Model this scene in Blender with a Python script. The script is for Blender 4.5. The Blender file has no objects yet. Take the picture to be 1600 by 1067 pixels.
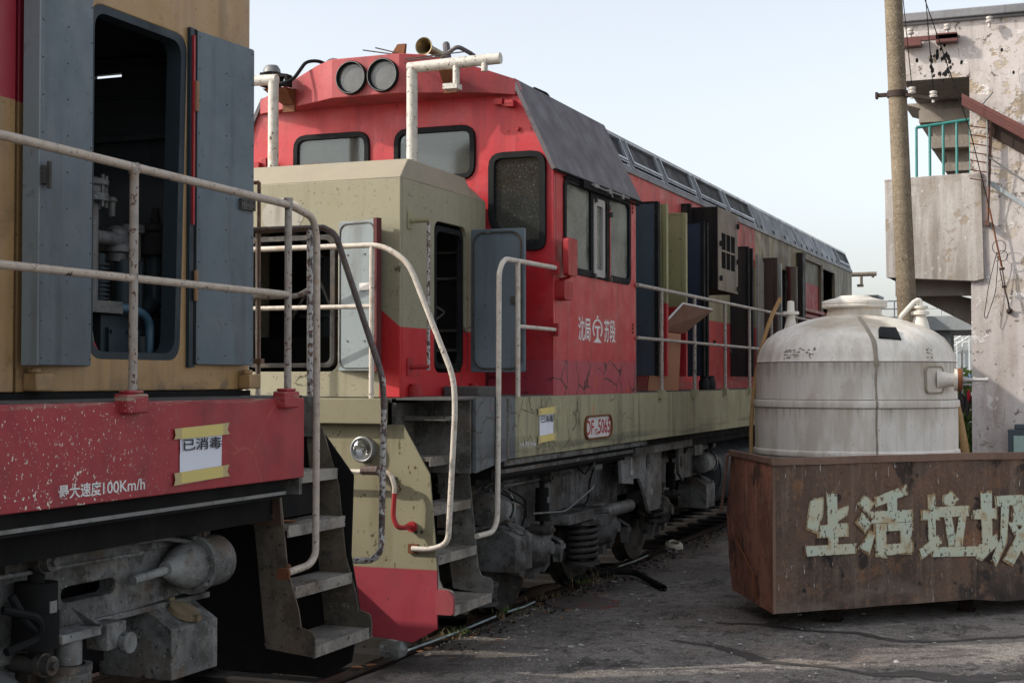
import bpy, bmesh, math, random
from mathutils import Vector, Matrix, noise as mnoise
from mathutils.geometry import tessellate_polygon
R = random.Random(7)
sc = bpy.context.scene
COL = sc.collection

# ------------------------------------------------------------------ camera, sky, sun, exposure
cam_d = bpy.data.cameras.new('camera'); cam = bpy.data.objects.new('camera', cam_d); COL.objects.link(cam)
cam.location = (0, 0, 1.94); cam.rotation_euler = (math.radians(91.46), 0, math.radians(21.5))
cam_d.lens = 51.37; cam_d.sensor_width = 36; cam_d.clip_end = 3000; cam_d.clip_start = .05
sc.camera = cam
SUN = Vector((-1, -.6, .77)).normalized()
w = bpy.data.worlds.new('World'); sc.world = w; w.use_nodes = True
nt = w.node_tree; nt.nodes.clear()
sky = nt.nodes.new('ShaderNodeTexSky'); sky.sky_type = 'NISHITA'; sky.sun_disc = False
sky.sun_elevation = math.asin(SUN.z); sky.sun_rotation = math.atan2(SUN.x, SUN.y)
sky.air_density = 1.0; sky.dust_density = 2.6; sky.ozone_density = 1.0; sky.altitude = 50
hs = nt.nodes.new('ShaderNodeHueSaturation'); hs.inputs['Saturation'].default_value = .36
bg = nt.nodes.new('ShaderNodeBackground'); bg.inputs['Strength'].default_value = .134
wo = nt.nodes.new('ShaderNodeOutputWorld')
nt.links.new(sky.outputs[0], hs.inputs['Color']); nt.links.new(hs.outputs[0], bg.inputs['Color']); nt.links.new(bg.outputs[0], wo.inputs[0])
sd = bpy.data.lights.new('sun', 'SUN'); sd.energy = 1.85; sd.angle = math.radians(.8); sd.color = (1, .93, .83)
so = bpy.data.objects.new('sun', sd); COL.objects.link(so); so.location = (-20, -10, 20)
so.rotation_euler = SUN.to_track_quat('Z', 'Y').to_euler()
sc.view_settings.view_transform = 'Standard'; sc.view_settings.look = 'None'
sc.view_settings.exposure = 0.95; sc.view_settings.gamma = 1; sc.view_settings.use_curve_mapping = False

# ------------------------------------------------------------------ materials
def srgb(r, g, b):
    f = lambda c: (c/255/12.92) if c/255 <= .04045 else ((c/255+.055)/1.055)**2.4
    return (f(r), f(g), f(b), 1)
def c4(c): return tuple(c) + (1,) if len(c) == 3 else tuple(c)

class Mt:
    """procedural material: a base colour with layers of noise, streaks, chips, cracks, steps"""
    def __init__(s, name, base, rough=.6, metal=0.0, bump=(60, .15), spec=.4):
        s.m = bpy.data.materials.new(name); s.m.use_nodes = True; s.nt = s.m.node_tree
        s.bs = s.nt.nodes['Principled BSDF']
        g = s.nt.nodes.new('ShaderNodeNewGeometry'); s.pos = g.outputs['Position']
        sep = s.nt.nodes.new('ShaderNodeSeparateXYZ'); s.nt.links.new(s.pos, sep.inputs[0]); s.sep = sep
        rgb = s.nt.nodes.new('ShaderNodeRGB'); rgb.outputs[0].default_value = c4(base); s.col = rgb.outputs[0]
        s.bs.inputs['Roughness'].default_value = rough; s.bs.inputs['Metallic'].default_value = metal
        s.bs.inputs['Specular IOR Level'].default_value = spec
        s.k = 0; s.rough = rough; s.bump = bump; s.hs = []
    def link(s, a, b): s.nt.links.new(a, b)
    def noise(s, sc_, detail=5, rough=.6):
        s.k += 1
        mp = s.nt.nodes.new('ShaderNodeMapping'); mp.inputs['Scale'].default_value = sc_
        mp.inputs['Location'].default_value = (s.k*3.7, s.k*1.9, s.k*5.3)
        n = s.nt.nodes.new('ShaderNodeTexNoise'); n.inputs['Scale'].default_value = 1
        n.inputs['Detail'].default_value = detail; n.inputs['Roughness'].default_value = rough
        s.link(s.pos, mp.inputs[0]); s.link(mp.outputs[0], n.inputs['Vector']); return n.outputs['Fac']
    def rng(s, v, lo, hi, a=0., b=1.):
        r = s.nt.nodes.new('ShaderNodeMapRange'); r.clamp = True
        r.inputs[1].default_value = lo; r.inputs[2].default_value = hi; r.inputs[3].default_value = a; r.inputs[4].default_value = b
        s.link(v, r.inputs[0]); return r.outputs[0]
    def mul(s, a, b, op='MULTIPLY'):
        n = s.nt.nodes.new('ShaderNodeMath'); n.operation = op; n.use_clamp = True
        for i, v in enumerate((a, b)):
            if isinstance(v, (int, float)): n.inputs[i].default_value = v
            else: s.link(v, n.inputs[i])
        return n.outputs[0]
    def mix(s, f, c):
        n = s.nt.nodes.new('ShaderNodeMix'); n.data_type = 'RGBA'
        if isinstance(f, (int, float)): n.inputs[0].default_value = f
        else: s.link(f, n.inputs[0])
        s.link(s.col, n.inputs[6])
        if isinstance(c, tuple): n.inputs[7].default_value = c4(c)
        else: s.link(c, n.inputs[7])
        s.col = n.outputs[2]; return s
    def masked(s, f, mask):
        for (ax, a, b) in (mask or []): f = s.mul(f, s.rng(s.sep.outputs['XYZ'.index(ax)], a, b))
        return f
    def N(s, scale, lo, hi, c, amt=1., mask=None, detail=5, rough=.6, height=0):
        if isinstance(scale, (int, float)): scale = (scale,)*3
        f = s.masked(s.rng(s.noise(scale, detail, rough), lo, hi, 0, amt), mask)
        if height: s.hs.append((f, height))
        return s.mix(f, c)
    def cracks(s, scale, width, c, amt=1., mask=None, where=(.5, .6), wscale=1.5, height=-.6):
        mp = s.nt.nodes.new('ShaderNodeMapping'); mp.inputs['Scale'].default_value = (scale,)*3
        nz = s.nt.nodes.new('ShaderNodeTexNoise'); nz.inputs['Scale'].default_value = 6; nz.inputs['Detail'].default_value = 4
        ad = s.nt.nodes.new('ShaderNodeMixRGB'); ad.blend_type = 'ADD'; ad.inputs[0].default_value = .12
        s.link(s.pos, nz.inputs['Vector']); s.link(s.pos, ad.inputs[1]); s.link(nz.outputs['Color'], ad.inputs[2])
        v = s.nt.nodes.new('ShaderNodeTexVoronoi'); v.feature = 'DISTANCE_TO_EDGE'; v.inputs['Scale'].default_value = 1
        s.link(ad.outputs[0], mp.inputs[0]); s.link(mp.outputs[0], v.inputs['Vector'])
        f = s.rng(v.outputs['Distance'], width, width*.3)
        f = s.mul(f, s.rng(s.noise((wscale,)*3, 4), where[0], where[1], 0, amt)); f = s.masked(f, mask)
        s.hs.append((f, height)); return s.mix(f, c)
    def step(s, ax, v, c, soft=.004, below=True, wob=.004, mask=None):
        o = s.sep.outputs['XYZ'.index(ax)]
        if wob:
            n = s.noise((9,)*3, 3); m = s.nt.nodes.new('ShaderNodeMath'); m.operation = 'MULTIPLY_ADD'
            m.inputs[1].default_value = wob*4; s.link(n, m.inputs[0]); s.link(o, m.inputs[2]); o = m.outputs[0]; v = v + wob*2
        f = s.rng(o, v+soft, v-soft) if below else s.rng(o, v-soft, v+soft)
        return s.mix(s.masked(f, mask), c)
    def done(s, rvar=.15):
        s.link(s.col, s.bs.inputs['Base Color'])
        rr = s.rng(s.noise((5,)*3, 4), .3, .7, max(0.05, s.rough-rvar), min(1, s.rough+rvar)); s.link(rr, s.bs.inputs['Roughness'])
        h = s.noise((s.bump[0],)*3, 4); hh = s.rng(h, 0, 1)
        for f, k in s.hs:
            m = s.nt.nodes.new('ShaderNodeMath'); m.operation = 'MULTIPLY_ADD'; m.inputs[1].default_value = k
            s.link(f, m.inputs[0]); s.link(hh, m.inputs[2]); hh = m.outputs[0]
        b = s.nt.nodes.new('ShaderNodeBump'); b.inputs['Strength'].default_value = s.bump[1]; b.inputs['Distance'].default_value = .01
        s.link(hh, b.inputs['Height']); s.link(b.outputs[0], s.bs.inputs['Normal']); return s.m

RED = (.47, .018, .026); REDF = (.47, .048, .052); BEIGE = (.29, .268, .18); RUST = (.16, .055, .02); SOOT = (.018, .016, .015)
def grime(mt, amt=1., dark=(.05, .042, .032)):
    mt.N((1.3, 1.3, 1.0), .40, .75, dark, .30*amt)
    mt.N((7, 7, .7), .52, .75, dark, .55*amt)
    mt.N((26, 26, 26), .60, .72, dark, .45*amt)
    mt.N((90, 90, 90), .66, .74, dark, .55*amt)
    return mt
def m_cab():
    t = Mt('cab_red_paint', RED, .42, bump=(7, .10))
    t.N((1.1, 1.1, .8), .42, .68, REDF, .55); t.N((.5, .5, 2.2), .45, .62, (.50, .13, .125), .5, mask=[('Z', 3.55, 4.1)])
    t.N((9, 9, .6), .50, .74, (.20, .022, .026), .7); t.N((3, 3, 2), .54, .60, (.40, .035, .045), .6, rough=.7); t.N((1.7, 1.7, 2.2), .55, .57, (.52, .05, .055), .5, detail=2); t.N((70, 70, 60), .62, .68, (.08, .02, .02), .8); t.N((30, 30, 20), .64, .69, (.10, .025, .025), .7); t.N((22, 22, .5), .58, .72, (.5, .16, .15), .35)
    t.step('Z', 2.085, (.36, .050, .070), .003, mask=None, wob=.002)
    t.N((5, 5, 5), .56, .60, (.42, .05, .04), .8, mask=[('Z', 2.08, 1.9)])
    t.cracks(3.2, .03, (.03, .008, .01), 1, mask=[('Z', 2.12, 2.07)], where=(.44, .5))
    return t.done()
def m_visor():
    t = Mt('faded_visor_red', (.36, .045, .05), .55, bump=(9, .1)); t.N((10, 10, .5), .5, .75, (.10, .03, .03), .7)
    t.N((1.4,)*3, .4, .7, (.38, .10, .095), .5); t.N((60,)*3, .62, .68, (.05, .02, .02), .8); t.N((4, 4, .6), .52, .7, (.16, .05, .05), .7); t.N((25,)*3, .64, .68, (.12, .05, .04), .8); return t.done()
def m_hood2():
    t = Mt('hood_olive_paint', BEIGE, .6, bump=(12, .1))
    t.N((1.2,)*3, .4, .7, (.34, .315, .22), .6); t.N((50, 50, 50), .63, .70, (.07, .06, .03), .8); t.N((22, 8, 22), .65, .70, (.07, .06, .03), .7)
    t.N((9, 9, .6), .55, .8, (.12, .11, .06), .5)
    n = t.nt.nodes.new('ShaderNodeMath'); n.operation = 'MULTIPLY_ADD'; t.link(t.rng(t.sep.outputs[0], -4.56, -4.40, .13, 0), n.inputs[0]); n.inputs[1].default_value = -1; t.link(t.sep.outputs[2], n.inputs[2])
    t.mix(t.mul(t.rng(n.outputs[0], 2.300, 2.294), t.rng(t.sep.outputs[0], -4.562, -4.558)), (.50, .022, .026))
    t.N((40,)*3, .66, .71, (.06, .02, .01), .8); t.cracks(2.4, .012, (.05, .04, .02), .9, where=(.56, .60)); return t.done()
def m_hoodtop():
    t = Mt('hood_dusty_top', (.31, .27, .195), .8, bump=(20, .15)); t.N((3,)*3, .4, .7, (.27, .235, .18), .6); t.N((60,)*3, .64, .7, (.12, .09, .06), .8)
    return t.done()
def m_longhood():
    t = Mt('long_hood_paint', (.30, .27, .165), .6, bump=(8, .12))
    t.mix(t.mul(t.rng(t.sep.outputs[2], 3.50, 3.51), t.rng(t.sep.outputs[1], 20.41, 20.4)), (.56, .10, .095))
    t.step('Z', 2.66, (.46, .03, .035), .004, wob=0)
    t.N((1.6, .8, 2.6), .5, .60, (.55, .30, .27), .6, mask=[('Z', 3.4, 3.9), ('Y', 21, 20)])
    t.N((5, 5, .5), .48, .7, (.10, .07, .06), .5); t.N((5, 5, .5), .45, .7, (.05, .045, .04), .7, mask=[('Y', 18, 21)]); t.N((.7, .7, .5), .42, .66, (.07, .055, .045), .8, mask=[('Y', 17, 20)])
    t.N((30,)*3, .62, .7, SOOT, .6); return t.done()
def m_sill2():
    t = Mt('sill_olive_paint', (.34, .315, .19), .65, bump=(9, .25))
    t.N((1.5,)*3, .4, .7, (.24, .225, .14), .7); t.N((8, 8, .5), .5, .75, (.08, .07, .05), .7); t.N((8, 14, .7), .62, .70, (.40, .38, .30), .5)
    t.N((40,)*3, .63, .7, (.05, .04, .02), .8)
    t.step('Y', 9.87, (.115, .125, .13), .004, wob=0)
    t.cracks(3.4, .022, (.05, .042, .022), .85, mask=[('Y', 13.3, 12.2)], where=(.47, .53)); t.N((5, 5, 5), .66, .68, (.45, .16, .05), .9, mask=[('Y', 13, 12)])
    t.N((1.0, .35, 8), .5, .62, SOOT, .5, mask=[('Z', 1.6, 1.4)])
    return t.done()
def m_sill1():
    t = Mt('sill_maroon_paint', (.35, .033, .042), .5, bump=(8, .12))
    t.N((1.5,)*3, .4, .7, (.28, .033, .04), .6); t.N((10, 10, .5), .55, .8, (.13, .02, .02), .5)
    t.N((46, 46, 34), .655, .662, (.72, .72, .62), 1, mask=[('Y', 5.5, 5.0), ('Z', 1.78, 1.5)], detail=2)
    t.N((90, 90, 60), .675, .685, (.72, .72, .62), 1, mask=[('Y', 5.7, 5.2)], detail=2)
    t.N((5,)*3, .50, .7, (.15, .02, .025), .5)
    t.cracks(1.2, .003, (.45, .16, .10), .7, mask=[('Y', 5.9, 6.2)], where=(.45, .5), height=0)
    t.N((4, 4, 60), .5, .6, (.3, .28, .2), .8, mask=[('Z', 1.815, 1.845)])
    t.N((30,)*3, .60, .7, (.06, .02, .01), .6, mask=[('Z', 1.46, 1.42)])
    return t.done()
def m_hood1():
    t = Mt('hood_tan_paint', (.40, .245, .105), .45, bump=(5, .06))
    t.N((1.2,)*3, .4, .75, (.30, .185, .09), .7); t.N((8, 8, .5), .50, .74, (.14, .085, .045), .6); t.N((4,)*3, .55, .66, (.20, .125, .065), .5, rough=.7); t.N((50,)*3, .63, .69, (.08, .05, .03), .7); t.N((7, 7, 7), .56, .66, (.13, .09, .055), .7, mask=[('Z', 2.1, 1.9)])
    t.mix(t.mul(t.rng(t.sep.outputs[2], 3.165, 3.17), t.rng(t.sep.outputs[1], 5.45, 5.445)), (.30, .020, .035))
    t.N((2, 2, 9), .5, .7, (.05, .04, .03), .6, mask=[('Z', 1.98, 1.9)])
    return t.done()
def simple(name, base, rough=.6, metal=0, dark=(.03, .026, .022), amt=1, bump=(30, .15), chips=None):
    t = Mt(name, base, rough, metal, bump, spec=.12 if sum(base) < .2 else .35); grime(t, amt, dark)
    if chips: t.N((28,)*3, chips[1], chips[1]+.02, chips[0], 1, height=-.4)
    return t.done()
def oily(name, base, rough=.6, amt=1., dust=(.20, .17, .13)):
    t = Mt(name, base, rough, 0, (22, .35), spec=.3)
    t.N((1.7, 1.7, 1.7), .42, .60, (.030, .026, .022), .80*amt, rough=.65); t.N((5, 5, 5), .50, .62, (.022, .018, .015), .75*amt, rough=.7)
    t.N((8, 8, .8), .50, .70, (.035, .028, .022), .6*amt); t.N((11, 11, 9), .60, .68, dust, .6); t.N((2.5, 2.5, 3), .56, .66, (.13, .085, .05), .55)
    t.N((34,)*3, .60, .67, (.012, .010, .009), .8); t.N((60,)*3, .64, .68, tuple(min(.6, x*2.2) for x in base), .6, height=.3); return t.done()
def m_pipe(name, base, chip_at=.62):
    t = Mt(name, base, .45, bump=(40, .2)); t.N((20,)*3, .45, .7, tuple(x*.6 for x in base), .6)
    t.N((9, 9, 9), .56, .70, (.30, .17, .08), .55)
    t.N((55, 55, 40), chip_at, chip_at+.02, (.10, .035, .015), .95, height=-.4); t.N((18, 18, 12), chip_at+.03, chip_at+.05, (.06, .04, .035), .9, height=-.3)
    return t.done()
def m_rusty():
    t = Mt('rusty_dumpster_steel', (.125, .076, .052), .75, bump=(34, .45))
    t.N((1.3,)*3, .42, .60, (.060, .043, .034), .85); t.N((3.5, 3.5, 3.5), .50, .66, (.185, .098, .060), .55, rough=.7)
    t.N((2.1, 2.1, 2.6), .56, .66, (.24, .11, .05), .75, rough=.7); t.N((2.3, 2.3, 2.3), .57, .61, (.020, .015, .013), .85, detail=3); t.N((6, 6, 6), .665, .68, (.012, .009, .009), .9, detail=1); t.N((12, 12, 1.0), .50, .72, (.24, .17, .125), .5)
    t.N((20, 20, 20), .56, .68, (.25, .14, .08), .5); t.N((34,)*3, .60, .66, (.035, .02, .015), .6); t.N((46, 46, 6), .665, .68, (.52, .48, .42), .9); t.N((90,)*3, .67, .69, (.45, .36, .28), .8)
    t.N((1.2, 1.2, 4), .5, .65, (.22, .165, .125), .6, mask=[('Z', .7, .2)]); t.N((1.6, 1.6, .8), .52, .56, (.022, .017, .016), .75, mask=[('Z', .42, .2)])
    return t.done()
def m_rustend():
    t = Mt('rusty_end_steel', (.30, .125, .080), .75, bump=(24, .3))
    t.N((1.6, 1.6, 1.3), .46, .56, (.15, .066, .045), .75, rough=.7); t.N((4, 4, 3), .56, .66, (.36, .19, .11), .6, rough=.7); t.N((14, 14, .8), .52, .66, (.40, .23, .15), .35); t.N((22, 22, 10), .58, .64, (.08, .035, .025), .7); t.N((50, 50, 3), .66, .69, (.6, .5, .4), .9)
    t.N((3, 8, 2), .64, .67, (.16, .22, .27), .9, mask=[('Z', .9, 1.0)]); t.N((3, 3, 2.2), .55, .62, (.05, .03, .024), .8, rough=.7)
    return t.done()
def m_tank():
    t = Mt('tank_cream_plastic', (.82, .785, .715), .5, bump=(14, .06))
    t.N((2.2, 2.2, 1.2), .42, .7, (.72, .675, .59), .6); t.N((22, 22, .45), .50, .70, (.50, .45, .38), .4)
    t.N((1.6,)*3, .40, .66, (.42, .34, .245), .9, mask=[('Z', 2.1, 2.45)]); t.N((40,)*3, .64, .70, (.2, .16, .12), .6)
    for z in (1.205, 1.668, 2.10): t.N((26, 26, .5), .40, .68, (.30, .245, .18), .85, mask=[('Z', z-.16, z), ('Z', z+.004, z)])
    t.N((3, 3, 1), .5, .62, (.50, .43, .33), .6); return t.done()
def m_ground():
    t = Mt('tarmac', (.33, .292, .255), .85, bump=(90, 1.0))
    t.N((.5,)*3, .4, .65, (.43, .385, .34), .75); t.N((1.3,)*3, .46, .62, (.185, .158, .135), .8); t.N((3.1, 2.2, 3),  .52, .66, (.13, .107, .09), .7)
    t.N((.6, .6, .6), .52, .66, (.33, .235, .17), .55); t.N((14,)*3, .45, .65, (.15, .13, .113), .7); t.N((24,)*3, .56, .64, (.44, .41, .38), .5)
    t.N((70,)*3, .56, .64, (.55, .52, .49), .8, height=.8, detail=3); t.N((110,)*3, .56, .64, (.025, .023, .021), .85, height=-.9, detail=3)
    t.N((5, 5, 5), .56, .60, (.075, .062, .053), .7, rough=.75); t.N((2.2, .8, 1), .57, .60, (.06, .052, .046), .6, rough=.7); t.N((38,)*3, .645, .67, (.62, .6, .56), .9, height=.8, detail=3); t.N((20, 20, 20), .66, .69, (.02, .018, .017), .9, detail=4)
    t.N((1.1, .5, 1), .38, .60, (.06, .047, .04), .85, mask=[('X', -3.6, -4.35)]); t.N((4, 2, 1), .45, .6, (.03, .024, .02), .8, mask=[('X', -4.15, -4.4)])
    return t.done(.1)
def m_plaster():
    t = Mt('old_plaster', (.50, .455, .43), .88, bump=(9, .8))
    t.N((.7,)*3, .4, .7, (.58, .53, .51), .7); t.N((2.5, 2.5, .45), .46, .68, (.30, .25, .215), .7); t.N((9, 9, 1.2), .55, .72, (.23, .18, .15), .5)
    t.N((1.4, 1.4, 1.8), .54, .575, (.33, .255, .17), .85, height=-.9, mask=[('Z', 2.6, 3.6)], rough=.7); t.N((3.4, 3.4, 4.5), .56, .585, (.40, .33, .24), .8, height=-.8, mask=[('Z', 2.6, 4.6)], rough=.72)
    t.N((6,)*3, .625, .645, (.13, .10, .08), .9, height=-.9, rough=.7); t.N((2.2, 2.2, 3), .60, .63, (.66, .63, .61), .8, height=.5, rough=.7)
    t.N((6, 6, 12), .60, .64, (.20, .14, .10), .9, mask=[('Z', 1.4, .8)], height=-.6)
    t.cracks(1.6, .006, (.16, .12, .10), .7, where=(.50, .56), height=-.5); t.N((30,)*3, .6, .68, (.22, .18, .15), .6); t.N((60,)*3, .62, .68, (.7, .67, .65), .4)
    return t.done()
def m_concrete(name, base, amt=1.):
    t = Mt(name, base, .85, bump=(30, .4)); t.N((1.5,)*3, .4, .7, tuple(x*.55 for x in base), .7*amt); t.N((7, 7, .8), .52, .75, tuple(x*.4 for x in base), .7*amt)
    t.N((60,)*3, .62, .68, tuple(min(.8, x*2.2) for x in base), .55*amt); t.N((50,)*3, .62, .7, tuple(x*.3 for x in base), .6*amt); return t.done()
def m_balcony():
    t = Mt('balcony_render', (.38, .345, .315), .88, bump=(12, .6)); t.N((1.4, 1.4, .9), .42, .62, (.25, .215, .18), .8); t.N((7, 7, .7), .50, .66, (.52, .49, .46), .6); t.N((5, 5, .6), .54, .68, (.20, .165, .135), .7)
    t.N((3, 3, 3), .58, .61, (.29, .23, .17), .8, height=-.5, rough=.7); t.N((30,)*3, .58, .66, (.17, .14, .11), .6); t.N((2, 2, 10), .5, .6, (.16, .13, .11), .7, mask=[('Z', 4.55, 4.72)]); t.N((14,)*3, .64, .66, (.6, .57, .54), .6); return t.done()
def m_pole():
    t = Mt('pole_concrete', (.21, .165, .11), .9, bump=(50, .9)); t.N((3, 3, 1), .4, .65, (.15, .115, .075), .7); t.N((16, 16, 16), .5, .62, (.12, .09, .06), .6); t.N((48,)*3, .59, .64, (.42, .37, .29), .7, height=.5, detail=2); t.N((60,)*3, .58, .63, (.05, .04, .03), .8, detail=3)
    t.N((.4, .4, 6), .5, .7, (.27, .22, .15), .5); return t.done()
def m_glass(name, tint, dust=.35, alpha=.45, dcol=(.32, .34, .30)):
    m = bpy.data.materials.new(name); m.use_nodes = True; n = m.node_tree; n.nodes.clear()
    out = n.nodes.new('ShaderNodeOutputMaterial'); g = n.nodes.new('ShaderNodeNewGeometry')
    tr = n.nodes.new('ShaderNodeBsdfTransparent'); tr.inputs[0].default_value = c4(tint)
    gl = n.nodes.new('ShaderNodeBsdfGlossy'); gl.inputs['Roughness'].default_value = .08; gl.inputs[0].default_value = (.8, .85, .85, 1)
    df = n.nodes.new('ShaderNodeBsdfDiffuse'); df.inputs[0].default_value = c4(dcol)
    fr = n.nodes.new('ShaderNodeFresnel'); fr.inputs[0].default_value = 1.5
    mr0 = n.nodes.new('ShaderNodeMapRange'); mr0.inputs[3].default_value = .06; mr0.inputs[4].default_value = .9
    n.links.new(fr.outputs[0], mr0.inputs[0])
    m1 = n.nodes.new('ShaderNodeMixShader'); n.links.new(mr0.outputs[0], m1.inputs[0]); n.links.new(tr.outputs[0], m1.inputs[1]); n.links.new(gl.outputs[0], m1.inputs[2])
    def nz(s, lo, hi, a, b, st=(1, 1, 1)):
        mp = n.nodes.new('ShaderNodeMapping'); mp.inputs['Scale'].default_value = tuple(s*q for q in st); mp.inputs['Location'].default_value = (s, 2*s, .3*s)
        t = n.nodes.new('ShaderNodeTexNoise'); t.inputs['Scale'].default_value = 1; t.inputs['Detail'].default_value = 5; t.inputs['Roughness'].default_value = .65
        r = n.nodes.new('ShaderNodeMapRange'); r.inputs[1].default_value = lo; r.inputs[2].default_value = hi; r.inputs[3].default_value = a; r.inputs[4].default_value = b
        n.links.new(g.outputs['Position'], mp.inputs[0]); n.links.new(mp.outputs[0], t.inputs['Vector']); n.links.new(t.outputs['Fac'], r.inputs[0]); return r.outputs[0]
    a = nz(3, .3, .7, dust*.25, dust*1.4); b = nz(60, .60, .66, 0, .8); c = nz(140, .60, .66, 0, .8)
    ad = n.nodes.new('ShaderNodeMath'); ad.operation = 'ADD'; n.links.new(b, ad.inputs[0]); n.links.new(c, ad.inputs[1])
    ml = n.nodes.new('ShaderNodeMath'); ml.operation = 'MULTIPLY'; ml.inputs[1].default_value = min(.7, dust*1.2+.35); n.links.new(ad.outputs[0], ml.inputs[0])
    mx = n.nodes.new('ShaderNodeMath'); mx.operation = 'MAXIMUM'; mx.use_clamp = True; n.links.new(a, mx.inputs[0]); n.links.new(ml.outputs[0], mx.inputs[1])
    m2 = n.nodes.new('ShaderNodeMixShader'); n.links.new(mx.outputs[0], m2.inputs[0]); n.links.new(m1.outputs[0], m2.inputs[1]); n.links.new(df.outputs[0], m2.inputs[2])
    n.links.new(m2.outputs[0], out.inputs[0]); return m
def plain(name, base, rough=.6, metal=0):
    t = Mt(name, base, rough, metal, bump=(50, .1)); t.N((12,)*3, .4, .75, tuple(x*.6 for x in base), .5); return t.done()

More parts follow.
